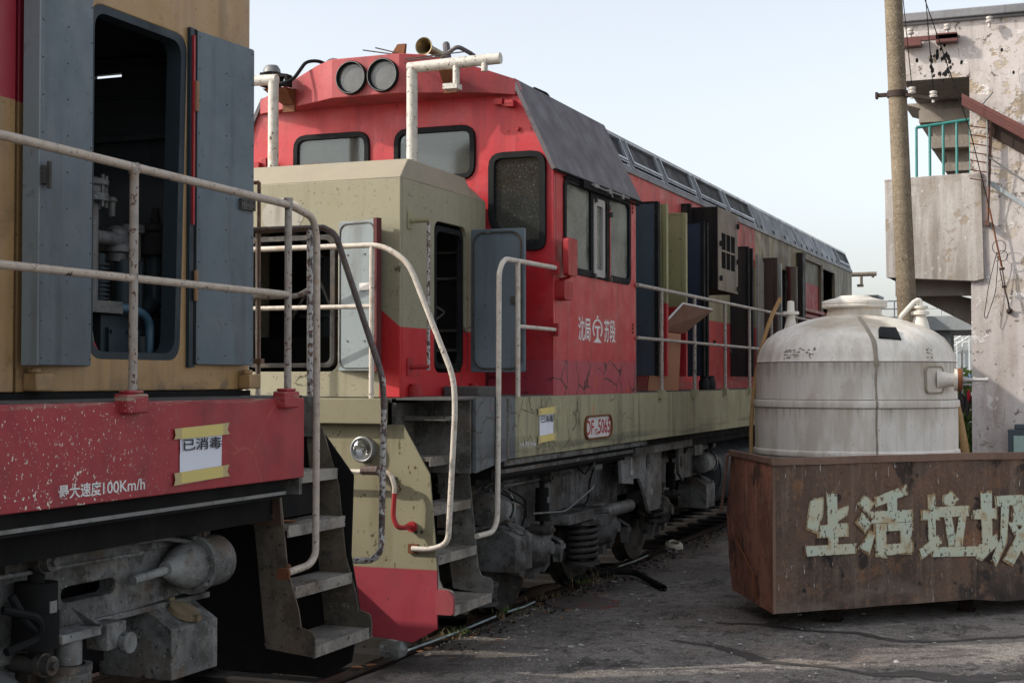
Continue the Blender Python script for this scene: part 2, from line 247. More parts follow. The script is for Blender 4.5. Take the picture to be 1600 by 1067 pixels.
MT = dict(
    cab=m_cab(), visor=m_visor(), hood2=m_hood2(), hoodtop=m_hoodtop(), longhood=m_longhood(), sill2=m_sill2(), sill1=m_sill1(), hood1=m_hood1(),
    roofgrey=simple('roof_slate_paint', (.105, .092, .10), .6, 0, (.04, .035, .035), .8), ventgrey=simple('vent_grey_paint', (.20, .21, .23), .5, .1, (.04, .04, .04), .8),
    mesh=simple('vent_dark_mesh', (.045, .045, .05), .6, .3), rubber=simple('black_rubber', (.010, .011, .012), .7, 0, (.05, .048, .045), .35),
    doorblue=simple('blue_grey_door_paint', (.115, .150, .175), .5, 0, (.045, .042, .038), 1.15, bump=(6, .25), chips=((.19, .21, .22), .70)),
    doorpale=simple('pale_blue_grey_door_paint', (.20, .235, .245), .5, 0, (.07, .06, .05), 1.1, bump=(10, .08)),
    navy=simple('navy_door_paint', (.028, .040, .065), .5), grey=oily('undercarriage_grey', (.20, .202, .197), .6, 1.0, (.24, .22, .18)),
    stepgrey=oily('step_grey_paint', (.20, .195, .18), .65, .75),
    dark=simple('oily_black', (.012, .012, .012), .85, 0, (.03, .026, .022), .6), iron=oily('dark_iron', (.085, .080, .074), .6, .8),
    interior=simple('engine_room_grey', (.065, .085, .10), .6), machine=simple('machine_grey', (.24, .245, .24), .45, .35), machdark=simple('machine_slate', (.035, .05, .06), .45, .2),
    pipe1=m_pipe('rail_white_paint_worn', (.36, .32, .28), .60), pipe2=m_pipe('rail_cream_paint', (.60, .54, .46), .635), pipe3=m_pipe('rail_chipped_paint', (.48, .47, .45), .53),
    pipedark=m_pipe('rail_rusty_dark', (.10, .08, .075), .56), tpipe=m_pipe('mast_cream_paint', (.55, .52, .46), .62), piperust=m_pipe('rail_brown_rust', (.14, .08, .05), .6),
    deck=simple('deck_plate', (.10, .095, .09), .8, 0, (.04, .035, .03), 1.2), rust=simple('brown_rust', RUST, .8, 0, (.05, .02, .012), 1), redbit=plain('red_fitting', (.36, .022, .026), .5),
    chrome=plain('lamp_chrome', (.75, .75, .74), .15, .95), lens=m_glass('lamp_glass', (.5, .5, .5), .75, dcol=(.21, .215, .21)), brass=plain('horn_brass', (.28, .22, .12), .4, .6),
    glass=m_glass('dusty_windscreen', (.30, .34, .33), .17, dcol=(.24, .255, .24)), glassdark=m_glass('dark_dusty_glass', (.10, .13, .13), .06, dcol=(.40, .41, .38)), glassside=m_glass('grey_side_glass', (.55, .6, .56), .62, dcol=(.30, .31, .27)),
    white=simple('lettering_white', (.72, .72, .70), .6, 0, (.3, .1, .09), .7), ink=plain('black_ink', (.02, .02, .025), .7), paper=simple('paper_white', (.74, .76, .84), .7, 0, (.5, .5, .5), .3),
    tape=simple('yellow_tape', (.66, .54, .18), .45, 0, (.5, .4, .15), .6), tapebeige=simple('pale_tape_end', (.50, .40, .20), .45, 0, (.4, .3, .15), .5), plateredtext=plain('plate_red_ink', (.40, .02, .03), .5), platewhite=simple('plate_white', (.62, .60, .58), .5, 0, (.3, .2, .18), .5),
    pilotred=None, pilot=None, dump=m_rusty(), dumpend=m_rustend(), tank=m_tank(), seam=simple('sealant_brown', (.33, .29, .23), .8, 0, (.12, .1, .08), 1),
    ground=m_ground(), plaster=m_plaster(), pole=m_pole(), conc=m_concrete('weathered_concrete', (.27, .235, .20)), cornice=m_concrete('dirty_cornice', (.22, .22, .23)),
    balcony=m_balcony(), teal=plain('teal_railing_paint', (.035, .20, .18), .4), stringer=simple('brown_steel', (.14, .05, .042), .5, 0, (.05, .02, .02), .7), porcelain=plain('porcelain', (.5, .46, .42), .3),
    wood=simple('plywood', (.36, .165, .09), .6, 0, (.14, .07, .045), 1.0), stickwood=plain('stick_wood', (.40, .24, .10), .5), dirt=m_concrete('ballast_dirt', (.016, .013, .011)), sand=simple('sand_pile', (.13, .085, .055), .9, 0, (.1, .07, .05), .8, bump=(40, .6)),
    rail=simple('rail_steel', (.12, .09, .075), .4, .6), sleeper=m_concrete('oily_shaded_sleeper', (.018, .015, .013), .5), bgcon=m_concrete('far_concrete', (.34, .37, .38), .6), bgwhite=plain('far_white', (.6, .62, .62), .6),  # sleeper, like dirt, near-black to stand in for shade under the locomotives
    leaf=plain('green_leaves', (.13, .22, .05), .6), straw=plain('dry_grass', (.30, .23, .12), .8), bluegrey=plain('blue_paint', (.12, .22, .38), .5), redcloth=plain('red_cloth', (.6, .03, .05), .8), darkcloth=plain('dark_plastic', (.06, .055, .06), .5),
    leafdry=plain('dead_leaf', (.33, .15, .07), .7), black=plain('black_plastic', (.012, .012, .013), .75), wet=None, plastic=m_glass('clear_plastic', (.75, .78, .78), .45, dcol=(.5, .5, .48)), litter=plain('litter_white', (.55, .5, .4), .8),
    sootdoor=simple('sooty_panel', (.030, .026, .025), .6, 0, (.09, .08, .075), .6), sootbeige=simple('smoke_stained_beige', (.21, .175, .135), .6, 0, (.05, .04, .035), 1.3), rib=simple('bare_grey_panel', (.33, .34, .34), .5),
    meterglass=plain('meter_cover', (.30, .42, .38), .35), hvrust=m_pipe('old_rust_iron', (.12, .06, .045), .55),
)
def m_olivedoor():
    t = Mt('olive_door_paint', (.27, .255, .125), .5, bump=(14, .1)); t.N((1.5,)*3, .4, .7, (.22, .21, .11), .6); t.N((24,)*3, .64, .68, (.05, .045, .02), .8)
    t.step('Z', 2.70, (.40, .018, .025), .003, wob=0); return t.done()
def m_pilot():
    t = Mt('pilot_paint', (.26, .238, .15), .6, bump=(10, .12)); t.N((1.8,)*3, .4, .7, (.25, .225, .135), .7); t.N((30, 30, 12), .62, .66, (.08, .05, .02), .8); t.N((5, 5, .7), .50, .70, (.16, .13, .075), .7)
    t.step('Z', .683, (.33, .038, .055), .003, wob=.001); t.N((3,)*3, .46, .7, (.22, .035, .048), .5, mask=[('Z', .69, .68)])
    t.N((10,)*3, .655, .67, (.06, .025, .015), .9, height=-.6); t.N((8, 8, .6), .56, .74, (.14, .03, .03), .6, mask=[('Z', .69, .68)])
    t.cracks(3, .03, (.06, .02, .02), .9, mask=[('Z', .6, .4)], where=(.52, .58)); return t.done()
def m_wet():
    t = Mt('wet_tarmac', (.065, .058, .052), .5, bump=(120, .4)); t.N((60,)*3, .56, .66, (.14, .13, .12), .6); t.N((9,)*3, .50, .62, (.09, .08, .072), .6); return t.done()
def m_dumptext(name, base, er):
    t = Mt(name, base, .8, bump=(30, .3)); t.N((4,)*3, .40, .62, (.56, .53, .38), .8)
    t.N((12,)*3, .62-er, .66-er, (.13, .06, .034), .95, height=-.4, rough=.7); t.N((34, 34, 20), .60-er*.8, .64-er*.8, (.08, .042, .03), .9, height=-.4); t.N((7,)*3, .56-er, .66-er, (.40, .25, .11), .6)
    return t.done()
MT['void'] = Mt('unlit_black', (.008, .008, .009), .95, spec=.05).done(); MT['olive'] = m_olivedoor(); MT['pilot'] = m_pilot(); MT['wet'] = m_wet(); MT['dumptext'] = m_dumptext('faded_turquoise_lettering', (.50, .56, .45), .018); MT['dumpedge'] = m_dumptext('worn_lettering_edge', (.34, .27, .16), .10)
def m_haze():
    m = bpy.data.materials.new('haze_air'); m.use_nodes = True; n = m.node_tree; n.nodes.clear()
    o = n.nodes.new('ShaderNodeOutputMaterial'); v = n.nodes.new('ShaderNodeVolumePrincipled'); v.inputs['Density'].default_value = .002; n.links.new(v.outputs[0], o.inputs['Volume']); return m

# ------------------------------------------------------------------ mesh helpers
def XF(x):  return lambda u, v, w: Vector((x + w, u, v))          # u = Y, v = Z, w = outward (+X)
def YF(y):  return lambda u, v, w: Vector((u, y - w, v))          # u = X, v = Z, w = towards -Y
def ZF(z):  return lambda u, v, w: Vector((u, v, z + w))
def VF(o, d, n):                                                   # vertical plane through o, along d, facing n
    o = Vector(o); d = Vector(d).normalized(); n = Vector(n).normalized()
    return lambda u, v, w: o + d*u + Vector((0, 0, v)) + n*w
def rrect(u0, v0, u1, v1, r, n=4):
    P = []
    for cx, cy, a0 in ((u1-r, v1-r, 0), (u0+r, v1-r, 90), (u0+r, v0+r, 180), (u1-r, v0+r, 270)):
        for i in range(n+1):
            a = math.radians(a0 + 90*i/n); P.append((cx + r*math.cos(a), cy + r*math.sin(a)))
    return P
def rpoly(pts, r, n=4):
    P = []; N = len(pts)
    for i in range(N):
        p = Vector(pts[i]); a = Vector(pts[i-1]) - p; b = Vector(pts[(i+1) % N]) - p
        rr = min(r, a.length*.45, b.length*.45); A = p + a.normalized()*rr; B = p + b.normalized()*rr
        for k in range(n+1):
            t = k/n; q = A*(1-t)**2 + p*2*t*(1-t) + B*t*t; P.append((q.x, q.y))
    return P
class MB:
    def __init__(s): s.bm = bmesh.new()
    def poly(s, pts):
        vs = [s.bm.verts.new(p) for p in pts]
        try: return s.bm.faces.new(vs)
        except ValueError: pass
    def hexa(s, p):        # 8 corners: bottom loop 4, top loop 4
        v = [s.bm.verts.new(q) for q in p]
        for f in ((0, 1, 2, 3), (4, 5, 6, 7), (0, 1, 5, 4), (1, 2, 6, 5), (2, 3, 7, 6), (3, 0, 4, 7)): s.bm.faces.new([v[i] for i in f])
        return s
    def box(s, x0, x1, y0, y1, z0, z1): return s.hexa([(x0, y0, z0), (x1, y0, z0), (x1, y1, z0), (x0, y1, z0), (x0, y0, z1), (x1, y0, z1), (x1, y1, z1), (x0, y1, z1)])
    def fbox(s, fr, u0, u1, v0, v1, w0, w1): return s.hexa([fr(*q) for q in ((u0, v0, w0), (u1, v0, w0), (u1, v1, w0), (u0, v1, w0), (u0, v0, w1), (u1, v0, w1), (u1, v1, w1), (u0, v1, w1))])
    def plate(s, fr, outline, holes=(), w0=0, w1=.02):
        loops = [list(outline)] + [list(h) for h in holes]
        flat = [p for l in loops for p in l]
        tri = tessellate_polygon([[Vector((p[0], p[1], 0)) for p in l] for l in loops])
        F = [s.bm.verts.new(fr(p[0], p[1], w1)) for p in flat]; B = [s.bm.verts.new(fr(p[0], p[1], w0)) for p in flat]
        for t in tri:
            for V in (F, B):
                try: s.bm.faces.new([V[i] for i in t])
                except ValueError: pass
        k = 0
        for l in loops:
            n = len(l)
            for i in range(n):
                a, b = k+i, k+(i+1) % n
                try: s.bm.faces.new([F[a], F[b], B[b], B[a]])
                except ValueError: pass
            k += n
        return s
    def cyl(s, p0, p1, r, r2=None, n=16, cap=True):
        p0, p1 = Vector(p0), Vector(p1); r2 = r if r2 is None else r2
        q = (p1-p0).to_track_quat('Z', 'Y'); A, B = [], []
        for i in range(n):
            a = 2*math.pi*i/n; d = q @ Vector((math.cos(a), math.sin(a), 0)); A.append(s.bm.verts.new(p0+d*r)); B.append(s.bm.verts.new(p1+d*r2))
        for i in range(n): s.bm.faces.new([A[i], A[(i+1) % n], B[(i+1) % n], B[i]])
        if cap: s.bm.faces.new(A); s.bm.faces.new(B)
        return s
    def tube(s, pts, r, n=10, bend=0., seg=5, cap=True):
        P = [Vector(p) for p in pts]
        if bend > 0:
            Q = [P[0]]
            for i in range(1, len(P)-1):
                a, b = P[i-1]-P[i], P[i+1]-P[i]; rr = min(bend, a.length*.48, b.length*.48)
                A, B = P[i]+a.normalized()*rr, P[i]+b.normalized()*rr
                for k in range(seg+1):
                    t = k/seg; Q.append(A*(1-t)**2 + P[i]*2*t*(1-t) + B*t*t)
            Q.append(P[-1]); P = Q
        P = [p for i, p in enumerate(P) if i == 0 or (p-P[i-1]).length > 1e-5]
        T = [(P[min(i+1, len(P)-1)]-P[max(i-1, 0)]).normalized() for i in range(len(P))]
        nrm = T[0].orthogonal().normalized(); rings = []
        for i, p in enumerate(P):
            if i: nrm = (T[i-1].rotation_difference(T[i]) @ nrm); nrm = (nrm - T[i]*nrm.dot(T[i])).normalized()
            bn = T[i].cross(nrm); rr = r[i] if isinstance(r, (list, tuple)) else r
            rings.append([s.bm.verts.new(p + nrm*rr*math.cos(2*math.pi*k/n) + bn*rr*math.sin(2*math.pi*k/n)) for k in range(n)])
        for a, b in zip(rings, rings[1:]):
            for k in range(n): s.bm.faces.new([a[k], a[(k+1) % n], b[(k+1) % n], b[k]])
        if cap: s.bm.faces.new(rings[0]); s.bm.faces.new(rings[-1])
        return s
    def lathe(s, prof, o=(0, 0, 0), axis=(0, 0, 1), n=32, closed=False):
        o = Vector(o); q = Vector(axis).to_track_quat('Z', 'Y'); rings = []
        for (r, z) in prof:
            if r < 1e-6: rings.append([s.bm.verts.new(o + q @ Vector((0, 0, z)))])
            else: rings.append([s.bm.verts.new(o + q @ Vector((r*math.cos(2*math.pi*k/n), r*math.sin(2*math.pi*k/n), z))) for k in range(n)])
        pr = list(zip(rings, rings[1:])) + ([(rings[-1], rings[0])] if closed else [])
        for a, b in pr:
            for k in range(n):
                k2 = (k+1) % n
                if len(a) == 1 and len(b) == 1: break
                if len(a) == 1: s.bm.faces.new([a[0], b[k2], b[k]])
                elif len(b) == 1: s.bm.faces.new([a[k], a[k2], b[0]])
                else: s.bm.faces.new([a[k], a[k2], b[k2], b[k]])
        return s
    def coil(s, c, r, z0, z1, turns, wr, n=14):
        P = []; N = int(turns*n)
        for i in range(N+1):
            a = 2*math.pi*i/n; P.append((c[0]+r*math.cos(a), c[1]+r*math.sin(a), z0+(z1-z0)*i/N))
        return s.tube(P, wr, 8)
    def sphere(s, c, r, sx=1, sy=1, sz=1, n=10, rnd=0):
        res = bmesh.ops.create_icosphere(s.bm, subdivisions=2 if n > 8 else 1, radius=1)
        for v in res['verts']:
            k = 1 + rnd*(R.random()-.5); v.co = Vector((c[0]+v.co.x*r*sx*k, c[1]+v.co.y*r*sy*k, c[2]+v.co.z*r*sz*k))
        return s
    def build(s, name, mat, parent=None, bevel=0, smooth=True, kind=None, label=None, angle=35):
        bm = s.bm; bmesh.ops.remove_doubles(bm, verts=bm.verts[:], dist=1e-5) if bevel else None
        bmesh.ops.recalc_face_normals(bm, faces=bm.faces[:])
        root = parent; off = Vector((0, 0, 0))
        while root is not None: off += root.location; root = root.parent
        if parent is None and s.origin is not None: off = Vector(s.origin)
        for v in bm.verts: v.co -= off
        me = bpy.data.meshes.new(name); bm.to_mesh(me); bm.free()
        if smooth:
            for p in me.polygons: p.use_smooth = True
            me.set_sharp_from_angle(angle=math.radians(angle))
        o = bpy.data.objects.new(name, me); COL.objects.link(o); me.materials.append(MT[mat] if isinstance(mat, str) else mat)
        if parent is not None: o.parent = parent
        elif s.origin is not None: o.location = off
        if bevel:
            b = o.modifiers.new('bevel', 'BEVEL'); b.width = bevel; b.segments = 2; b.limit_method = 'ANGLE'; b.angle_limit = math.radians(40); b.harden_normals = False
        if kind: o['kind'] = kind
        if label: o['label'] = label
        return o
    origin = None
def at(o):
    m = MB(); m.origin = o; return m
def tag(o, label, cat, group=None, kind=None):
    o['label'] = label; o['category'] = cat
    if group: o['group'] = group
    if kind: o['kind'] = kind
    return o
def empty(name, loc, label=None, cat=None, group=None, parent=None):
    o = bpy.data.objects.new(name, None); COL.objects.link(o)
    off = Vector((0, 0, 0)); r = parent
    while r is not None: off += r.location; r = r.parent
    o.location = Vector(loc) - off
    if parent is not None: o.parent = parent
    if label: tag(o, label, cat, group)
    return o
def text(parent, name, body, fr, u0, u1, v0, v1, mat, bold=0., w=.002, flip=False, shear=0, label=None):
    cu = bpy.data.curves.new('t', 'FONT'); cu.body = body; cu.size = 1; cu.offset = bold; cu.shear = shear; cu.resolution_u = 4
    ob = bpy.data.objects.new('t', cu); COL.objects.link(ob); bpy.context.view_layer.update()
    me = bpy.data.meshes.new_from_object(ob.evaluated_get(bpy.context.evaluated_depsgraph_get()))
    bpy.data.objects.remove(ob)
    xs = [v.co.x for v in me.vertices]; ys = [v.co.y for v in me.vertices]; x0, x1, y0, y1 = min(xs), max(xs), min(ys), max(ys)
    bm = bmesh.new(); bm.from_mesh(me)
    for v in bm.verts: v.co = fr(u0 + (v.co.x-x0)/(x1-x0)*(u1-u0), v0 + (v.co.y-y0)/(y1-y0)*(v1-v0), w)
    m = MB(); m.bm.free(); m.bm = bm; return m.build(name, mat, parent, smooth=False, label=label)

# ------------------------------------------------------------------ ground and track
def gz(x, y): return .006*mnoise.noise(Vector((x*.5, y*.5, 5)))
def build_ground():
    # pavement with ragged edge along the track
    m = MB(); n = 240; ys = [-14 + i*60/n for i in range(n+1)]
    ed = [-4.44 + .05*mnoise.noise(Vector((y*1.3, 0, 0))) + .03*mnoise.noise(Vector((y*6, 3, 0))) for y in ys]
    xs = [0, .06, .25, .6, 1., 1.4, 1.8, 2.2, 2.6, 3, 3.4, 3.8, 4.2, 5, 6, 8, 12]
    rows = []
    for i, y in enumerate(ys):
        row = [m.bm.verts.new((ed[i]+.06, y, -.32)), m.bm.verts.new((ed[i]-.01, y, -.03))]
        for x in xs:
            z = gz(ed[i]+x, y) + (.0 if x > .5 else .010*mnoise.noise(Vector((x*9, y*9, 1)))); z -= .004 if x == 0 else 0
            row.append(m.bm.verts.new((ed[i]+x, y, z)))
        rows.append(row)
    for a, b in zip(rows, rows[1:]):
        for k in range(len(a)-1): m.bm.faces.new([a[k], a[k+1], b[k+1], b[k]])
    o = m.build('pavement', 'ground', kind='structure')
    m = MB(); m.box(-900, 900, -60, 1500, -.45, -.33); m.build('ground', 'dirt', kind='structure')
    m = MB(); m.box(7.3, 900, -60, 1500, -.3, -.02); m.box(-4.5, 7.6, 45.9, 1500, -.3, -.02); m.build('yard_ground', 'ground', kind='structure')
    m = MB(); m.box(-300, -6.6, -60, 1500, -.32, -.05); m.build('far_side_ground', 'dirt', kind='structure')
    m = MB(); m.box(-40, -7.45, 2, 70, -.3, 1.12); m.build('added_sun_block', 'conc', kind='structure')  # unseen block added to keep the sun from under the locomotives
    m = at((-5.33, 0, -.2))
    for sx in (-1, 1):
        X = -5.33 + sx*.7525
        prof = [(-.035, 0), (.035, 0), (.036, -.03), (.012, -.045), (.012, -.13), (.065, -.15), (.065, -.165), (-.065, -.165), (-.065, -.15), (-.012, -.13), (-.012, -.045), (-.036, -.03)]
        fr = YF(60); m.plate(lambda u, v, w, X=X: Vector((X+u, w, v)), prof, w0=-14, w1=60)
    o = m.build('railway_rails', 'rail'); tag(o, 'pair of steel rails running under both locomotives', 'rails'); o['kind'] = 'structure'
    m = MB()
    for i in range(120):
        y = -12 + i*.6; m.box(-6.5, -4.5, y, y+.24, -.33, -.19 - .01*R.random())
    m.build('track_sleepers', 'sleeper', kind='structure')
    # sand spill and ballast under the locomotive
    m = MB()
    for i in range(2600):
        y = 4 + 18*R.random(); x = -6.2 + 1.75*R.random(); r = .015+.03*R.random(); m.sphere((x, y, -.32+r*.5+.05*R.random()), r, 1, 1, .7, n=4, rnd=.5)
    m.build('track_ballast', 'dirt', kind='stuff', smooth=False)
build_ground()

def ribbon(name, pts, widths, mat, z=.006, jag=.5):
    m = MB(); L = []; P = [Vector(p + (0,)) for p in pts]
    dense = []
    for a, b in zip(P, P[1:]):
        k = max(2, int((b-a).length/.03))
        for i in range(k): dense.append((a.lerp(b, i/k)))
    n = len(dense); rows = []
    for i, p in enumerate(dense):
        t = (dense[min(i+1, n-1)]-dense[max(i-1, 0)]).normalized(); s = Vector((-t.y, t.x, 0))
        f = i/(n-1)*(len(widths)-1); k = min(int(f), len(widths)-2); wd = widths[k]*(1-f+k)+widths[k+1]*(f-k)
        a = wd*(1+jag*mnoise.noise(Vector((i*.35, 1, 0)))+jag*.7*mnoise.noise(Vector((i*1.1, 7, 0)))); b = wd*(1+jag*mnoise.noise(Vector((i*.35, 9, 0)))+jag*.7*mnoise.noise(Vector((i*1.1, 3, 0))))
        p = p + s*.03*mnoise.noise(Vector((i*.12, 5, 2)))
        rows.append([m.bm.verts.new(q + Vector((0, 0, z + gz(q.x, q.y)))) for q in (p + s*a, p + s*a*.5, p, p - s*b*.5, p - s*b)])
    for a, b in zip(rows, rows[1:]):
        for k in range(4): m.bm.faces.new([a[k], a[k+1], b[k+1], b[k]])
    return m.build(name, mat, kind='structure')
ribbon('wet_trail', [(-2.763, 11.457), (-2.466, 11.509), (-2.036, 11.362), (-1.648, 11.363), (-1.336, 11.136), (-1.026, 11.23), (-.465, 11.71), (.6, 12.5)], [.05, .035, .05, .04, .03, .05, .07, .05], 'wet', .0035)
ribbon('wet_trail', [(-2.891, 10.58), (-2.52, 10.448), (-2.261, 10.232), (-2.053, 9.989), (-1.617, 9.971), (-1.303, 9.821), (-1.10, 9.95), (-.823, 9.857), (-.404, 10.109), (.4, 10.6)], [.03, .05, .07, .035, .03, .11, .13, .04, .05, .04], 'wet', .0035)

# ------------------------------------------------------------------ shared locomotive pieces
def handrail(root, pts, r, mat, bend=.06, label=None, name='handrail'): return MB().tube(pts, r, 10, bend).build(name, mat, root, label=label)
def door(root, hinge, d, n, width, z0, z1, t, mat, rim=None, rivets=False, label=None, rimmat='rubber', panel=False, name='door'):
    """an opened door leaf: hinge point (x, y), d = direction of the leaf, n = face normal"""
    fr = VF((hinge[0], hinge[1], 0), (d[0], d[1], 0), (n[0], n[1], 0))
    m = MB(); m.plate(fr, rrect(0, z0, width, z1, .012, 2), w0=-t, w1=0); o = m.build(name, mat, root, bevel=.004, label=label)
    if panel:      # seal strip following the rim
        m = MB(); m.plate(fr, rrect(.02, z0+.02, width-.02, z1-.02, .09), [rrect(.032, z0+.032, width-.032, z1-.032, .08)], w0=.0005, w1=.012); m.build('door_seal', rimmat, o)
    if rivets:
        m = MB()
        for u in (.018, width*.5, width-.018):
            k = int((z1-z0)/.17)
            for i in range(k+1):
                z = z0+.03+(z1-z0-.06)*i/k + (.02 if u == width*.5 else 0)
                if z < z1-.02: m.cyl(fr(u, z, -.001), fr(u, z, .004), .0045, .003, 6)
        m.build('rivets', 'iron', o, kind='stuff')
    return o, fr
def window(root, fr, outer, r, rim, glass, depth=.02, inner=None, name='window', label=None):
    m = MB(); i = inner or rpoly([(p[0], p[1]) for p in outer], r)
    cx = sum(p[0] for p in outer)/len(outer); cy = sum(p[1] for p in outer)/len(outer)
    o_ = rpoly(outer, r)
    def inset(P, k):
        Q = []; n = len(P)
        for j in range(n):
            p = Vector(P[j]); a = (Vector(P[j])-Vector(P[j-1])); b = (Vector(P[(j+1) % n])-Vector(P[j]))
            t = (a.normalized()+b.normalized()).normalized(); nn = Vector((-t.y, t.x)); c = Vector((cx, cy))-p
            if nn.dot(c) < 0: nn = -nn
            q = p + nn*k; Q.append((q.x, q.y))
        return Q
    h = inset(o_, rim); m.plate(fr, o_, [h], w0=-.03, w1=depth)
    o = m.build(name, 'rubber', root, bevel=.005, label=label)
    m = MB(); m.plate(fr, inset(o_, rim*.6), w0=-.012, w1=-.004); m.build('glass_pane', glass, o)
    return o
def step_ladder(root, y0, y1, edge, treads, mat, label=None, back=-4.45):
    """side steps: edge = outline (X, Z) of the front edge of both side panels, treads = [(z, nose X)]"""
    o = MB(); bk = back
    o.box(bk-.02, bk, y0+.01, y1-.01, 1.34, 1.42); st = o.build('step_ladder', mat, root, label=label)
    for y in (y0, y1):
        m = MB(); prof = [(x, z) for x, z in edge] + [(edge[-1][0]-.30, edge[-1][1]+.03), (edge[0][0]-.11, edge[0][1])]
        m.plate(YF(y), prof, w0=-.006, w1=.006); m.build('side_panel', 'stepbrown' if y0 < 8 else mat, st)
        m = MB()
        for (bx, bz) in ((edge[0][0]-.05, 1.28), (edge[0][0]-.13, 1.28), (edge[0][0]-.05, 1.19), (edge[0][0]-.13, 1.19), (edge[1][0]-.05, .93), (edge[1][0]-.09, .93)): m.cyl((bx, y-.016, bz), (bx, y+.016, bz), .011, .011, 6)
        m.build('bolts', 'iron', st, kind='stuff')
    for i, (z, x) in enumerate(treads):
        m = MB(); dpt = .30 if i == len(treads)-1 else .21
        if i == len(treads)-1: m.box(x-dpt, x, y0+.007, y1-.007, z-.012, z)
        else:      # open grating: bars both ways
            nb = 11
            for k in range(nb+1): m.box(x-dpt + dpt*k/nb, x-dpt+dpt*k/nb+.006, y0+.007, y1-.007, z-.012, z)
            for k in range(15): yy = y0+.01+(y1-y0-.03)*k/14; m.box(x-dpt+.001, x-.001, yy, yy+.006, z-.011, z-.001)
            m.box(x-dpt, x, y0+.007, y1-.007, z-.024, z-.016)
        m.box(x-.004, x+.004, y0+.007, y1-.007, z-.06, z+.003); m.build('step_tread', 'tread', st)
    return st
def bogie(root, Y, s_, P, far=True):
    """Y = end of the locomotive, s_ = +1 / -1 direction along the train, P = distances of the pieces"""
    f = lambda s: Y + s_*s
    def b(m, x0, x1, s0, s1, z0, z1): a, c = sorted((f(s0), f(s1))); m.box(x0, x1, a, c, z0, z1)
    e = empty('bogie', (-5.33, f(4.5), .3), parent=root)
    # side frame (both sides), with slots and pedestal legs
    for sx in (1, -1):
        X = -5.33 + sx*.98; m = MB(); ol = [(.9, 1.06), (1.2, 1.13), (P['L']-.8, 1.13), (P['L'], 1.04), (P['L'], .82)]
        ax = P['axles']
        for a in reversed(ax): ol += [(a+.45, .80), (a+.36, .35), (a+.24, .30), (a+.24, .72), (a-.24, .72), (a-.24, .30), (a-.36, .35), (a-.45, .80)]
        ol += [(.9, .86)]
        hole = rrect(ax[0]-.85, .93, ax[0]-.45, 1.0, .034)
        m.plate(lambda u, v, w, X=X: Vector((X+w, f(u), v)), ol, [hole], w0=-.05, w1=.05)
        b(m, X-.09, X+.07, 1.0, P['L']-.05, 1.10, 1.15); b(m, X-.09, X+.07, 1.0, ax[0]-.5, .80, .83)
        m.build('side_frame', 'grey', e, bevel=.006)
        if sx < 0 and not far: break
    for a in P['axles']:
        m = MB()
        for sx in (1, -1):
            X = -5.33+sx*.70
            m.lathe([(.06, -.07), (.20, -.06), (.22, -.02), (.42, -.03), (.45, -.07), (.525, -.07), (.525, .045), (.555, .07), (.55, .075), (.45, .07), (.42, .02), (.2, .02), (.06, .07)], (X, f(a), .525), (-sx, 0, 0), 36, closed=True)
        m.cyl((-6.2, f(a), .525), (-4.46, f(a), .525), .09); m.build('wheelset', 'iron', e)
        m = MB(); X = -4.36
        m.lathe([(0, .22), (.05, .22), (.06, .19), (.13, .16), (.17, .09), (.19, .02), (.2, -.1)], (X, f(a), .54), (1, 0, 0), 24); b(m, X-.1, X+.02, a-.2, a+.2, .36, .73)
        for k in range(6):
            an = k*math.pi/3; m.cyl((X+.02, f(a)+.155*math.cos(an), .54+.155*math.sin(an)), (X+.10, f(a)+.155*math.cos(an), .54+.155*math.sin(an)), .014, n=6)
        m.box(X-.05, X+.08, f(a)-.05, f(a)+.05, .28, .38); m.build('axle_box', 'machine' if Y < 8 else 'grey', e, bevel=.004)
    for (s, z0, z1, r, x) in P['springs']:
        m = MB(); m.coil((x, f(s), 0), r, z0, z1, max(3, (z1-z0)/.055), .021); m.cyl((x, f(s), z1), (x, f(s), z1+.03), r+.03); m.cyl((x, f(s), z0-.03), (x, f(s), z0), r+.03); m.cyl((x, f(s), z0), (x, f(s), z1), r*.5)
        m.build('coil_spring', 'springdark' if Y > 8 else 'grey', e)
    for (s, z, r, L) in P['cyl']:
        x = -4.22; m = MB(); a = f(s); q = 1 if s_ > 0 else -1
        m.cyl((x, a-q*L, z), (x, a, z), r, n=24); m.lathe([(r+.02, 0), (r+.02, .03), (r-.01, .035), (r-.02, .1), (r*.45, .2), (r*.3, .24), (0, .24)], (x, a, z), (0, q, 0), 24)
        m.sphere((x, a-q*L, z), r, 1, .25, 1)
        for k in range(6): an = k*math.pi/3+.3; m.cyl((x+(r+.008)*math.cos(an), a-q*.02, z+(r+.008)*math.sin(an)), (x+(r+.008)*math.cos(an), a+q*.05, z+(r+.008)*math.sin(an)), .010, n=6)
        m.tube([(x, a+q*.2, z), (x, a+q*.5, z-.02)], .022); m.tube([(x, a-q*L*.5, z+r*.8), (x, a-q*L*.5, z+r+.08), (x-.02, a+q*.25, z+r+.06), (x-.1, a+q*.8, z+r+.04)], .012, 8, .04)
        m.build('brake_cylinder', 'machbox', e)
